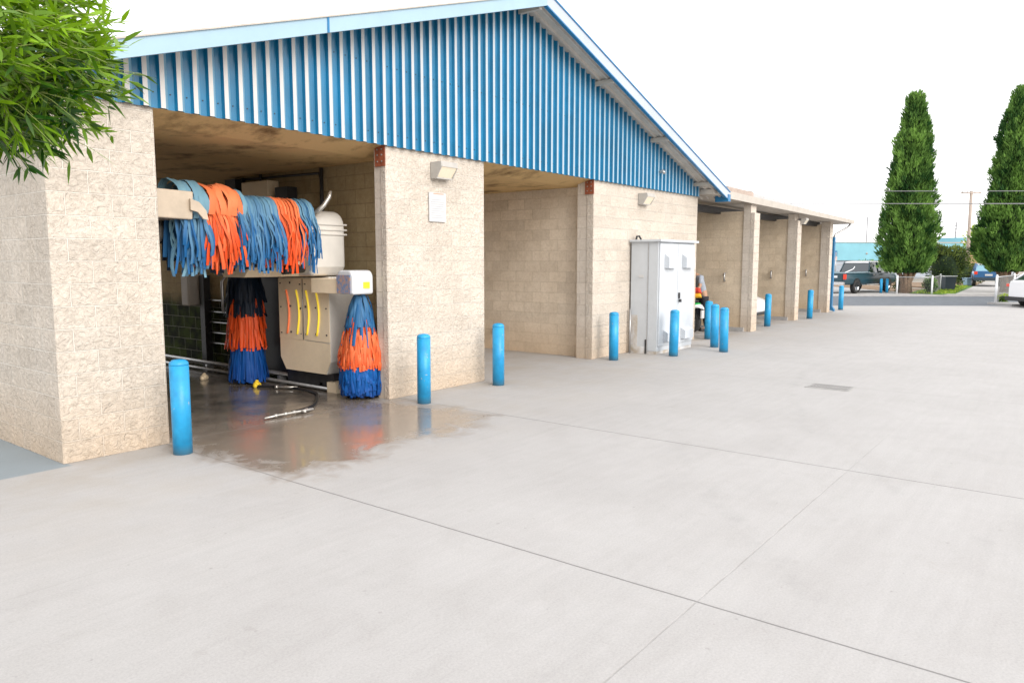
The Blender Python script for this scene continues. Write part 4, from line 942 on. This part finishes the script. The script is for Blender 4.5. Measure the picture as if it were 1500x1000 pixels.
def skin_obj(name, pts, edges, m, parent, root=0, sub=2):
    me = bpy.data.meshes.new(name); me.from_pydata([p[:3] for p in pts], edges, []); me.materials.append(m)
    o = bpy.data.objects.new(name, me); COL.objects.link(o)
    sk = o.modifiers.new('skin', 'SKIN'); sk.use_smooth_shade = True
    if not me.skin_vertices: 
        me.attributes
    for i, p in enumerate(pts):
        r_ = p[3]; me.skin_vertices[0].data[i].radius = r_ if isinstance(r_, tuple) else (r_, r_)
        me.skin_vertices[0].data[i].use_root = (i == root)
    sb = o.modifiers.new('sub', 'SUBSURF'); sb.levels = sub; sb.render_levels = sub
    if parent: o.parent = parent
    WORLD[o.name] = (0, 0, 0, 0); return o
def person():
    p = thing('person', 'person in a grey shirt and dark trousers leaning beside the scooter', 'person', (18.2, 7.86, 0), R(150))
    # local: faces +x (towards the left of the photo), leaning forward over the seat
    body = [(0, 0, .93, (.14, .11)), (.05, 0, 1.10, (.14, .105)), (.13, 0, 1.27, (.165, .11)), (.22, 0, 1.40, (.12, .09)), (.27, 0, 1.46, .06), (.34, 0, 1.50, .055),
            (.20, -.18, 1.38, .062), (.30, -.24, 1.14, .046), (.50, -.17, 1.02, .034), (.56, -.15, .99, .03),
            (.20, .18, 1.38, .062), (.26, .24, 1.13, .046), (.46, .19, 1.0, .034), (.52, .17, .97, .03),
            (-.01, -.10, .86, .095), (.05, -.11, .48, .062), (-.02, -.11, .10, .042), (.10, -.12, .04, .04), (.17, -.12, .03, .03),
            (-.01, .10, .86, .095), (.0, .12, .48, .062), (-.08, .12, .10, .042), (.04, .13, .04, .04), (.11, .13, .03, .03)]
    ed = [(0, 1), (1, 2), (2, 3), (3, 4), (4, 5), (3, 6), (6, 7), (7, 8), (8, 9), (3, 10), (10, 11), (11, 12), (12, 13), (0, 14), (14, 15), (15, 16), (16, 17), (17, 18), (0, 19), (19, 20), (20, 21), (21, 22), (22, 23)]
    skin_obj('body', body, ed, M['skin'], p)
    sh = [(.0, 0, .90, (.165, .135)), (.05, 0, 1.10, (.165, .13)), (.13, 0, 1.27, (.19, .13)), (.21, 0, 1.385, (.14, .11)), (.24, 0, 1.43, .075),
          (.20, -.18, 1.38, .078), (.265, -.225, 1.20, .07), (.20, .18, 1.38, .078), (.235, .225, 1.19, .07)]
    skin_obj('shirt', sh, [(0, 1), (1, 2), (2, 3), (3, 4), (3, 5), (5, 6), (3, 7), (7, 8)], M['shirt'], p)
    tr = [(0, 0, .95, (.15, .12)), (-.01, -.10, .84, .11), (.05, -.11, .48, .078), (-.01, -.11, .09, .062), (-.01, .10, .84, .11), (.0, .12, .48, .078), (-.07, .12, .09, .062)]
    skin_obj('trousers', tr, [(0, 1), (1, 2), (2, 3), (0, 4), (4, 5), (5, 6)], M['trousers'], p)
    for s_, x, y in ((-1, .06, -.12), (1, .0, .13)):
        w = LB(); w.rings([[(x + a, y + b * hw, z0 + c * hh) for b, c in ((-1, 0), (-.9, .8), (0, 1), (.9, .8), (1, 0))] for a, hw, hh, z0 in ((-.13, .03, .05, .0), (-.10, .045, .09, 0), (0, .05, .09, 0), (.1, .05, .06, 0), (.16, .03, .04, 0))]); w.build('shoe', M['black'], p)
    # head: bowed forward
    hx, hz = .43, 1.58
    w = LB(); rings = []
    for k in range(11):
        t = k / 10; z = -.12 + .24 * t; q = math.sin(math.pi * min(.97, max(.06, t))) ** .6
        rings.append([(hx + z * -.35 * 0 + q * .092 * math.cos(2 * math.pi * j / 16) + (.02 if abs(j - 0) < 1 or j == 15 or j == 1 else 0) * (1 if .35 < t < .55 else .2), q * .073 * math.sin(2 * math.pi * j / 16), hz + z) for j in range(16)])
    w.rings(rings)
    w.prism([(hx + .085, hz - .03), (hx + .118, hz - .035), (hx + .09, hz + .03)], 'y', .012, -.012)                        # nose
    for s_ in (-1, 1): w.lathe((hx - .005, s_ * .075, hz - .005), [(.001, -.03), (.012, -.02), (.016, 0), (.012, .02), (.001, .03)], 8)   # ears
    w.box(hx + .083, hx + .094, -.024, .024, hz - .066, hz - .058)
    for s_ in (-1, 1): w.lathe((hx + .083, s_ * .03, hz + .012), [(.001, -.01), (.012, 0), (.001, .01)], 8)
    w.build('head', M['skin'], p)
    w = LB(); rings = []
    for k in range(7):
        t = .45 + .55 * k / 6; z = -.12 + .25 * t; q = math.sin(math.pi * min(.96, t)) ** .6
        rings.append([(hx - .014 + q * .098 * math.cos(2 * math.pi * j / 16), q * .082 * math.sin(2 * math.pi * j / 16), hz + z + .008) for j in range(16)])
    w.rings(rings); w.build('hair', M['hair'], p)
    # hands: palm and five bent fingers each
    for s_, hx2, hy, hz2 in ((-1, .58, -.145, .98), (1, .54, .165, .96)):
        pts = [(hx2, hy, hz2, .022), (hx2 + .05, hy, hz2 - .015, .026)]; ed = [(0, 1)]
        for k, (o, l) in enumerate(((-.028, .06), (-.01, .072), (.01, .068), (.027, .052))):
            i = len(pts); pts += [(hx2 + .075, hy + o, hz2 - .02, .009), (hx2 + .075 + l * .5, hy + o * 1.1, hz2 - .032, .008), (hx2 + .075 + l * .75, hy + o * 1.1, hz2 - .06, .007)]; ed += [(1, i), (i, i + 1), (i + 1, i + 2)]
        i = len(pts); pts += [(hx2 + .03, hy - s_ * .035, hz2 - .01, .011), (hx2 + .06, hy - s_ * .05, hz2 - .035, .009)]; ed += [(0, i), (i, i + 1)]
        skin_obj('hand', pts, ed, M['skin'], p, 0, 1)
person()
w = MB(); r = random.Random(4)
for k in range(2):
    w.rings([[(17.42 + .12 * math.cos(a) * (1 - q * .35) * (1 + .25 * math.sin(3 * a + k)), 7.66 + .12 * math.sin(a) * (1 - q * .3), .90 + k * .10 + q * .12 + .02 * math.sin(2 * a)) for a in [2 * math.pi * j / 14 for j in range(14)]] for q in (0, .5, 1)], k)
tag(recenter(w.build('drying_cloths', [M['amber_cloth'], M['red_cloth']])), 'crumpled amber and red drying cloths on the scooter seat', 'cloth')

# ------------------------------------------------------------------ foliage
def leafcard(mb, p, d, L, wd, tint, droop=0.0, nrm=None):
    """pointed leaf blade, two quads + tip"""
    d = d.normalized(); s_ = d.cross(nrm or Vector((rnd.uniform(-1, 1), rnd.uniform(-1, 1), rnd.uniform(-1, 1)))).normalized()
    base = len(mb.v); q = Vector(p); dd = d.copy()
    pr_ = ((0, .12), (.3, 1), (.65, .75))
    last = 0
    for t, ww in pr_:
        c = q + dd * (L * (t - last)); q = c; last = t; dd = (dd + Vector((0, 0, -droop * .5))).normalized()
        for sg in (-.5, .5): mb.v.append(tuple(c + s_ * (sg * ww * wd))); mb.t.append(tint)
    c = q + dd * (L * .35); mb.v.append(tuple(c)); mb.t.append(min(1, tint + .1))
    for f in ((0, 1, 3, 2), (2, 3, 5, 4), (4, 5, 6)):
        mb.f.append(tuple(base + k for k in f)); mb.mi.append(0); mb.uv.append(None); mb.sm.append(True)

def cypress(loc, H, prof, label, seed, n=5200, tipx=0.0):
    r = random.Random(seed); t = thing('cypress_tree', label, 'tree', loc, 0, 'tall cypresses across the street')
    def rad(z):
        u = z / H
        for (a, ra), (b, rb) in zip(prof, prof[1:]):
            if a <= u <= b: return ra + (rb - ra) * (u - a) / (b - a)
        return 0
    w = LB()
    for k in range(7):
        a = k * .9 + r.random(); q = .10 if k else 0
        e = rad(H * .2) * .55
        q *= 2.2; w.tube([(q * math.cos(a), q * math.sin(a), -.1), (q * .8 * math.cos(a), q * .8 * math.sin(a), .6), (q * math.cos(a) + e * .5 * math.cos(a), q * math.sin(a) + e * .5 * math.sin(a), 1.45), (e * math.cos(a), e * math.sin(a), 2.6)] if k else [(0, 0, -.1), (0, 0, 1.5), (0, 0, H * .85)], [.15, .12, .08, .04] if k else [.22, .16, .03], 8)
    w.build('trunk', M['bark'], t)
    core = LB(); seg = 22; rings = []
    zs = [H * (prof[0][0] + (1 - prof[0][0]) * k / 26) for k in range(27)]
    def lump(a, z): return 1 + .16 * noise.noise(Vector((math.cos(a) * 1.3 + seed, math.sin(a) * 1.3, z * .55))) + .34 * noise.noise(Vector((math.cos(a) * 2.6, math.sin(a) * 2.6 + seed, z * 1.5)))
    for z in zs: rings.append([(rad(z) * .66 * lump(a, z) * math.cos(a) + tipx * (z / H) ** 6, rad(z) * .66 * lump(a, z) * math.sin(a), z) for a in [2 * math.pi * k / seg for k in range(seg)]])
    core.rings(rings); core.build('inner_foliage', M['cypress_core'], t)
    mb = LB(); top = prof[0][0]
    made = 0
    while made < n:
        z = H * (top + (1 - top) * r.random() ** 1.05); R_ = rad(z)
        if r.random() > R_ / max(p_[1] for p_ in prof) + .12: continue
        a = r.random() * 2 * math.pi; lm = lump(a, z); q = R_ * lm * r.uniform(.72, 1.0)
        made += 1
        c = Vector((q * math.cos(a) + tipx * (z / H) ** 6, q * math.sin(a), z)); out = Vector((math.cos(a), math.sin(a), 0))
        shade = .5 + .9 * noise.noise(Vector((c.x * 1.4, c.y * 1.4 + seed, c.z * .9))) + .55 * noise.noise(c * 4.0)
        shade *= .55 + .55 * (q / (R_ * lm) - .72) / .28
        for k in range(5):
            d = out * r.uniform(.25, .8) + Vector((r.uniform(-.35, .35), r.uniform(-.35, .35), r.uniform(.5, 1.1)))
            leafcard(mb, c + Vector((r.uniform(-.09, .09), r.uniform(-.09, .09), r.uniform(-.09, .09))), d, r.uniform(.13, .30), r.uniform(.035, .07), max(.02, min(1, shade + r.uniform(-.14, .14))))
    # stray sprays breaking the outline
    for k in range(26):
        z = H * r.uniform(top + .03, .98); a = r.random() * 6.28; q = rad(z) * r.uniform(.95, 1.08)
        for j in range(26):
            u = j / 26; c = Vector((q * math.cos(a) * (1 + .09 * u) + tipx * (z / H) ** 6, q * math.sin(a) * (1 + .09 * u), z + .5 * u))
            leafcard(mb, c + Vector((r.uniform(-.07, .07), r.uniform(-.07, .07), 0)), Vector((math.cos(a) * .4, math.sin(a) * .4, 1)), r.uniform(.12, .24), .045, r.uniform(.15, .7))
    mb.build('crown', M['cypress'], t); return t
cypress((45.85, 7.92, .02), 10.75, [(.105, .85), (.14, 1.18), (.20, 1.28), (.28, 1.34), (.45, 1.18), (.60, 1.02), (.75, .84), (.86, .62), (.94, .44), (.985, .28), (1, .06)], 'tall narrow cypress behind the fenced bed beside the pickup', 21, 6800)
cypress((49.95, 3.55, .02), 11.2, [(.105, 1.0), (.15, 1.45), (.22, 1.6), (.30, 1.62), (.45, 1.25), (.60, 1.05), (.75, .84), (.86, .6), (.94, .36), (1, .05)], 'tall cypress at the right edge leaning over the blue SUV', 33, 7500, .2)

def shrub(name, label, cat, loc, blobs, m, seed, n=1500, size=.16, stem=True, group=None):
    r = random.Random(seed); t = thing(name, label, cat, loc, 0, group); mb = LB(); core = LB()
    for (x, y, z, q, h) in blobs:
        rings = []
        for k in range(8):
            u = -1 + 2 * k / 7; rr_ = math.sqrt(max(.02, 1 - u * u)) * q * .75; rings.append([(x + rr_ * math.cos(a) * (1 + .15 * noise.noise(Vector((a, u, x)))), y + rr_ * math.sin(a), z + u * h * .75) for a in [2 * math.pi * j / 12 for j in range(12)]])
        core.rings(rings)
        for k in range(n):
            d = Vector((r.gauss(0, 1), r.gauss(0, 1), r.gauss(0, 1))).normalized(); s_ = r.uniform(.7, 1.05) * (1 + .25 * noise.noise(d * 2.2 + Vector((x, y, z))))
            c = Vector((x + d.x * q * s_, y + d.y * q * s_, z + d.z * h * s_))
            if c.z < .02: continue
            sh = .35 + .35 * d.z + .7 * noise.noise(c * 2.5) + r.uniform(-.15, .15)
            leafcard(mb, c, d + Vector((r.uniform(-.6, .6), r.uniform(-.6, .6), r.uniform(-.1, .8))), size * r.uniform(.6, 1.3), size * .38, max(.02, min(1, sh)))
    w = LB(); b = blobs[0]
    for k in range(4): w.tube([(r.uniform(-.1, .1), r.uniform(-.1, .1), -.05), (b[0] + r.uniform(-.3, .3) * b[3], b[1] + r.uniform(-.3, .3) * b[3], b[2])], [.05, .02], 6)
    w.build('stem', M['bark'], t); core.build('inner_foliage', M['cypress_core'], t); mb.build('foliage', m, t); return t
shrub('shrub', 'rounded olive and brown shrub between the left cypress and the dark bin', 'shrub', (54.0, 7.15, .03), [(0, 0, 1.3, 1.05, 1.35), (.3, -.55, 1.9, .65, .8), (0, .5, 2.2, .6, .6)], M['shrub'], 5, 1100, .17)
shrub('hedge', 'low green hedge at the end of the lawn before the utility pole', 'hedge', (66.5, 7.9, .03), [(0, 0, .9, 1.1, .9), (.4, -1.0, .8, .8, .8)], M['shrub'], 6, 700, .17)
shrub('flowering_tree', 'bright yellow green tree above the tan wall behind the driveway', 'tree', (78, 7.3, .03), [(0, 0, 3.2, 1.7, 1.8), (0, -1.5, 2.6, 1.4, 1.4)], M['palm'], 8, 900, .3)
shrub('small_shrub', 'small bushy shrub growing inside the chain-link fence under the left cypress', 'shrub', (45.8, 6.75, .03), [(0, 0, .45, .35, .45)], M['cypress'], 9, 500, .1)
shrub('small_shrub', 'small leafy shrub left of the cypress trunk inside the fence', 'shrub', (46.3, 8.3, .03), [(0, 0, .4, .32, .4)], M['cypress'], 19, 400, .1)
shrub('weed', 'small green weed on the kerbside strip beside the fence post', 'weed', (38.0, 2.78, .03), [(0, 0, .16, .24, .16)], M['palm'], 10, 160, .1)
shrub('small_shrub', 'grey green shrub left of the pickup against the mural wall', 'shrub', (75, 16.5, .0), [(0, 0, 1.0, 1.0, .9)], M['cypress'], 12, 300, .2)

# bamboo close to the camera, arching in from the left
def bamboo():
    r = random.Random(77)
    t = thing('bamboo_plant', 'leafy bright green bamboo arching into the top left corner', 'bamboo', (.35, 3.6, 0))
    cul = MB(); tips = []
    for k in range(7):
        bx, by = .25 + r.uniform(-.25, .25), 3.75 + r.uniform(-.3, .3)
        tx_, ty2 = 1.05 + r.uniform(-.55, .42), 3.3 + r.uniform(-.3, .35); tz = 2.6 + r.uniform(-.15, .55)
        pts = bez([(bx, by, 0), (bx + .02, by, 1.4), (bx + .15 * (tx_ - bx), by - .05, 2.5), (bx + .6 * (tx_ - bx), (by + ty2) / 2, tz + .15), (tx_, ty2, tz - .05)], 6)
        cul.tube(pts, [.016 * (1 - .75 * i / len(pts)) for i in range(len(pts))], 7); tips += pts[-13:]
    cul.build('culm', M['culm'], t)
    mb = MB(); tw = MB()
    C0 = Vector((.98, 3.44, 2.66))
    n = 0
    while n < 1050:
        # twig centres through an ellipsoid in front-left
        d = Vector((r.gauss(0, 1), r.gauss(0, 1), r.gauss(0, 1))).normalized() * (r.random() ** .42)
        c = C0 + Vector((d.x * .48 , d.y * .38, d.z * .40))
        # the clump thins out towards the lower right
        rt = (c - C0).dot(Vector((.61, -.79, 0)))
        n += 1
        if noise.noise(c * 4.5) < -.22: continue
        out = (c - C0) + Vector((.12, -.12, 0)); out.normalize()
        td = (out + Vector((0, 0, .1 + r.uniform(-.3, .5)))).normalized(); L = r.uniform(.12, .24)
        pts = [c, c + td * L * .5, c + td * L + Vector((0, 0, -.025))]
        tw.tube([tuple(p) for p in pts], [.0022, .0018, .001], 4, 0, False)
        base_t = .38 + .5 * noise.noise(c * 3.5) + .35 * d.z + r.uniform(-.1, .1)
        for k in range(r.randint(6, 10)):
            u = r.uniform(.15, 1); p = pts[0].lerp(pts[2], u)
            ld = (td * r.uniform(.2, .9) + Vector((r.uniform(-1, 1), r.uniform(-1, 1), r.uniform(-.75, .75))))
            leafcard(mb, p, ld, r.uniform(.06, .125), r.uniform(.012, .019), max(.02, min(1, base_t + r.uniform(-.22, .3))), r.uniform(.0, .35))
    # a few long sprays reaching right and down, one rising
    for (ex, ey, ez) in ((1.40, 3.24, 2.58), (1.36, 3.28, 2.44), (1.26, 3.24, 2.34), (1.36, 3.30, 2.72), (1.12, 3.3, 2.97), (1.22, 3.3, 2.88), (1.08, 3.12, 2.27), (.95, 3.1, 2.24), (1.2, 3.4, 2.82)):
        E_ = Vector((ex, ey, ez)); st = C0.lerp(E_, .3); pts = bez([st, st.lerp(E_, .5) + Vector((0, 0, .05)), E_], 6)
        tw.tube([tuple(p) for p in pts], .0025, 4, 0, False)
        for p in pts[2:]:
            for k in range(3):
                ld = (E_ - st).normalized() * .9 + Vector((r.uniform(-.7, .7), r.uniform(-.7, .7), r.uniform(-.75, .35)))
                leafcard(mb, p, ld, r.uniform(.08, .13), r.uniform(.013, .019), r.uniform(.2, .95), r.uniform(.1, .5))
    tw.build('twig', M['culm'], t); mb.build('foliage', M['bamboo'], t)
bamboo()

# ------------------------------------------------------------------ chain-link fences
def fence(name, label, pts, h, rails=True, white=True):
    t = thing(name, label, 'fence', (*pts[0], .03), 0, None)
    for p in pts:
        w = MB(); w.tube([(*p, .0), (*p, h + .06)], .045, 10); w.lathe((*p, h + .06), [(.05, 0), (.04, .03), (.001, .05)], 10); w.build('post', M['car_white'] if white else M['steel'], t)
    for a, b in zip(pts, pts[1:]):
        w = MB(); w.tube([(*a, h), (*b, h)], .025, 8); w.build('top_rail', M['steel'], t)
        A, Bv = Vector((*a, 0)), Vector((*b, 0)); L = (Bv - A).length; d = (Bv - A) / L; w = MB(); st = .085; k = -h
        while k < L:
            for sg in (0, 1):
                u0, u1 = (k, k + h) if sg == 0 else (k + h, k); z0, z1 = .05, h
                # clip to the panel
                if min(u0, u1) < 0 or max(u0, u1) > L:
                    pa, pb = (u0, z0), (u1, z1); cl = []
                    for (ua, za), (ub, zb2) in ((pa, pb), (pb, pa)):
                        if ua < 0: za += (zb2 - za) * (0 - ua) / (ub - ua); ua = 0
                        elif ua > L: za += (zb2 - za) * (L - ua) / (ub - ua); ua = L
                        cl.append((ua, za))
                    (u0, z0), (u1, z1) = cl
                if abs(u0 - u1) > .02:
                    w.tube([A + d * u0 + Vector((0, 0, z0)), A + d * u1 + Vector((0, 0, z1))], .0024, 3, 0, False)
            k += st
        w.build('chain_mesh', M['mesh_wire'], t)
fence('chain_link_fence', 'waist-high chain-link fence in front of the left cypress', [(44.45, 8.10), (44.7, 6.48), (50.5, 6.9)], .93)
fence('chain_link_fence', 'chain-link fence with a white end post at the right edge', [(36.9, 2.98), (42.6, 2.75), (47.8, 2.1)], 1.12)
fence('chain_link_fence', 'chain-link fence running beside the mural wall behind the pickup', [(62, 16.9), (64, 15.0), (66, 12.4)], 1.5, white=False)

# ------------------------------------------------------------------ distant street
tb = thing('teal_building', 'long low building with a teal upper band and faded grey mural wall', 'building', (82, 15, 0))
def wall_line(mb, a, b, z0, z1, th=.3, mi=0):
    A, Bv = Vector((*a, 0)), Vector((*b, 0)); d = (Bv - A).normalized(); n_ = Vector((-d.y, d.x, 0)) * th
    mb.prism([tuple(q[:2]) for q in (A, Bv, Bv + n_, A + n_)], 'z', z1, z0, mi)
a, b = (74.5, 25), (95.0, 6.0)
w = MB(); wall_line(w, a, b, 0, 1.85, -.3); w.build('mural_wall', M['mural'], tb)
w = MB(); wall_line(w, a, b, 1.85, 3.62, -.5); w.build('teal_band', M['teal_wall'], tb)
w = MB(); wall_line(w, (a[0] + .1, a[1] - .02), (b[0], b[1]), 3.62, 3.7, -.6); w.build('coping', M['cream'], tb)
for k in range(7):
    w = MB(); t_ = .12 + k * .12; px_, py_ = a[0] + (b[0] - a[0]) * t_ - .28, a[1] + (b[1] - a[1]) * t_ - .28
    w.tube([(px_, py_, 2.6), (px_ - .12, py_ - .12, 2.5)], .1, 8); w.build('wall_light', M['lamp_case'], tb)
tb2 = thing('blue_roofed_building', 'small distant building with a light blue roof above the shrub', 'building', (97, 12, 0))
w = MB(); w.box(94, 99, 9.2, 13.5, 0, 3.4); w.build('wall', M['mural'], tb2)
w = MB(); w.prism([(9.0, 3.4), (13.7, 3.4), (13.0, 4.3), (9.8, 4.3)], 'x', 93.8, 99.2); w.build('roof', M['teal_wall'], tb2)
sg_ = thing('small_sign', 'small blue and pink sign board near the end of the wing', 'sign', (63.3, 16.35, 0))
w = MB(); w.tube([(63.3, 16.1, 0), (63.3, 16.1, 2.5)], .04, 8); w.build('post', M['steel'], sg_)
w = MB(); wall_line(w, (63.15, 16.55), (63.5, 16.05), 2.15, 2.6, .05); w.build('upper_panel', M['blue_trim'], sg_)
w = MB(); wall_line(w, (63.15, 16.55), (63.5, 16.05), 1.85, 2.13, .05); w.build('lower_panel', mat('pink_panel', (.7, .38, .33), .6), sg_)
w = MB(); w.box(86.6, 90.5, 8.75, 9.9, 0, 2.6); w.box(86.5, 90.6, 8.6, 10.0, 2.6, 2.72); ho = w.build('tan_house', M['tan_wall']); tag(recenter(ho), 'tan stucco wall end beside the utility pole', 'house')
w = MB(); w.box(92, 96, 9.9, 11.6, 0, 3.0); w.prism([(9.7, 3.0), (11.8, 3.0), (10.75, 3.9)], 'x', 91.8, 96.2); ho = w.build('pink_house', M['pink_wall']); tag(recenter(ho), 'pale pink house with a gable roof behind the hedge', 'house')
ps = thing('utility_pole', 'tall wooden utility pole with a crossarm beyond the driveway', 'pole', (70.6, 7.85, 0))
w = MB(); w.tube([(70.6, 7.8, 0), (70.6, 7.85, 7.35)], [.15, .11], 10); w.build('pole', M['wood'], ps)
w = MB(); w.prism([(-.75, 7.2), (.75, 7.2), (.75, 7.3), (-.75, 7.3)], 'y', -.05, .05); 
w2 = MB(); A = Vector((70.5, 7.85, 7.22)); d = Vector((.6, -.8, 0)); w2.tube([A - d * .8, A + d * .8], .055, 6); w2.build('crossarm', M['wood'], ps)
for k in (-.7, -.3, .3, .7): c = A + d * k; w = MB(); w.lathe((c.x, c.y, 7.25), [(.03, 0), (.045, .05), (.02, .12)], 8); w.build('insulator', M['steel'], ps)
for i, (z, s_, lab) in enumerate(((5.08, 36.0, 'upper overhead cable crossing above the street'), (4.52, 36.3, 'lower overhead cable crossing above the street'), (4.60, 37.0, 'thin middle overhead cable just above the lower one'))):
    w = MB(); pts = []
    for k in range(25):
        u = -12 + k * 3.2 ; x, y = sp(s_, u); pts.append((x, y, z + ((u - 24) / 36) ** 2 * (.12 if i != 1 else .05) - (.03 if i == 2 else 0) * k * .15))
    w.tube(pts, .016 if i < 2 else .008, 5); tag(recenter(w.build('overhead_cable', M['wire'])), lab, 'cable', 'overhead cables')
for i, (x, y, h, lab) in enumerate(((109.4, 24.0, 7.7, 'thin distant mast behind the teal building'), (104.0, 12.9, 6.4, 'thin distant antenna mast above the shrub'))):
    w = MB(); w.tube([(x, y, 0), (x, y, h)], .07, 6)
    if i: 
        for z in (5.2, 5.6, 6.0): w.tube([(x - .25, y + .25, z), (x + .25, y - .25, z)], .03, 5)
    tag(recenter(w.build('antenna_mast', M['wire'])), lab, 'mast')
for (x, y, nm, m, lab) in ((51.4, 6.62, 'wheelie_bin', 'bin_dark', 'dark wheelie bin with a pale rim beside the shrub'), (62.2, 6.72, 'storage_bin', 'bin_blue', 'light blue plastic bin on the lawn left of the SUV')):
    t = thing(nm, lab, 'bin', (x, y, .04), R(37)); big = nm == 'wheelie_bin'; hw = .33 if big else .3; hh = .82 if big else .5
    w = LB(); w.rings([[(hw * .8 * a, hw * .8 * b, .03) for a, b in ((-1, -1), (1, -1), (1, 1), (-1, 1))], [(hw * a, hw * b, hh) for a, b in ((-1, -1), (1, -1), (1, 1), (-1, 1))]], 0, True, False); w.build('body', M[m], t, bevel=.02)
    w = LB(); w.box(-hw - .03, hw + .03, -hw - .03, hw + .03, hh, hh + .05); w.build('lid', M['car_white'] if big else M[m], t, bevel=.015)
    if big:
        for s_ in (-1, 1): a = LB(); a.tube([(hw * .7, s_ * .26, .08), (hw * .7, s_ * .32, .08)], .09, 12); a.build('wheel', M['black'], t)

# ------------------------------------------------------------------ light, world, camera
SUN_AZ, SUN_EL = -103.0, 26.0            # azimuth measured from +x towards +y
sd_ = Vector((math.cos(R(SUN_AZ)) * math.cos(R(SUN_EL)), math.sin(R(SUN_AZ)) * math.cos(R(SUN_EL)), math.sin(R(SUN_EL))))
ld = bpy.data.lights.new('sun', 'SUN'); ld.energy = 2.7; ld.angle = R(38); ld.color = (1, .955, .90)
lo = bpy.data.objects.new('sun', ld); COL.objects.link(lo); lo.rotation_euler = (-sd_).to_track_quat('-Z', 'Y').to_euler()
wd_ = bpy.data.worlds.new('World'); S.world = wd_; wd_.use_nodes = True
N = wd_.node_tree.nodes; L = wd_.node_tree.links; bg = N['Background']
sky = N.new('ShaderNodeTexSky'); sky.sky_type = 'NISHITA'; sky.sun_disc = False; sky.sun_elevation = R(SUN_EL); sky.sun_rotation = R(90 - SUN_AZ)
sky.air_density = 1.0; sky.dust_density = 3.0
mx = N.new('ShaderNodeMixRGB'); mx.inputs[0].default_value = .82; mx.inputs[2].default_value = (20.6, 20.4, 20.5, 1)   # bright thin overcast over the sky
L.new(sky.outputs[0], mx.inputs[1]); L.new(mx.outputs[0], bg.inputs['Color']); bg.inputs['Strength'].default_value = .1

cd = bpy.data.cameras.new('camera'); cd.sensor_width = 36; cd.lens = 36 * 1085 / 1500; cd.clip_end = 3000; cd.clip_start = .05
co = bpy.data.objects.new('camera', cd); COL.objects.link(co); co.location = (0, 0, 1.8)
pitch, az = R(6.2068), R(37.748)
fw = Vector((math.cos(az) * math.cos(pitch), math.sin(az) * math.cos(pitch), -math.sin(pitch)))
co.rotation_euler = fw.to_track_quat('-Z', 'Y').to_euler()
S.camera = co
S.view_settings.view_transform = 'Standard'; S.view_settings.look = 'None'; S.view_settings.exposure = 0
S.cycles.use_denoising = True
S.cycles.max_bounces = 8
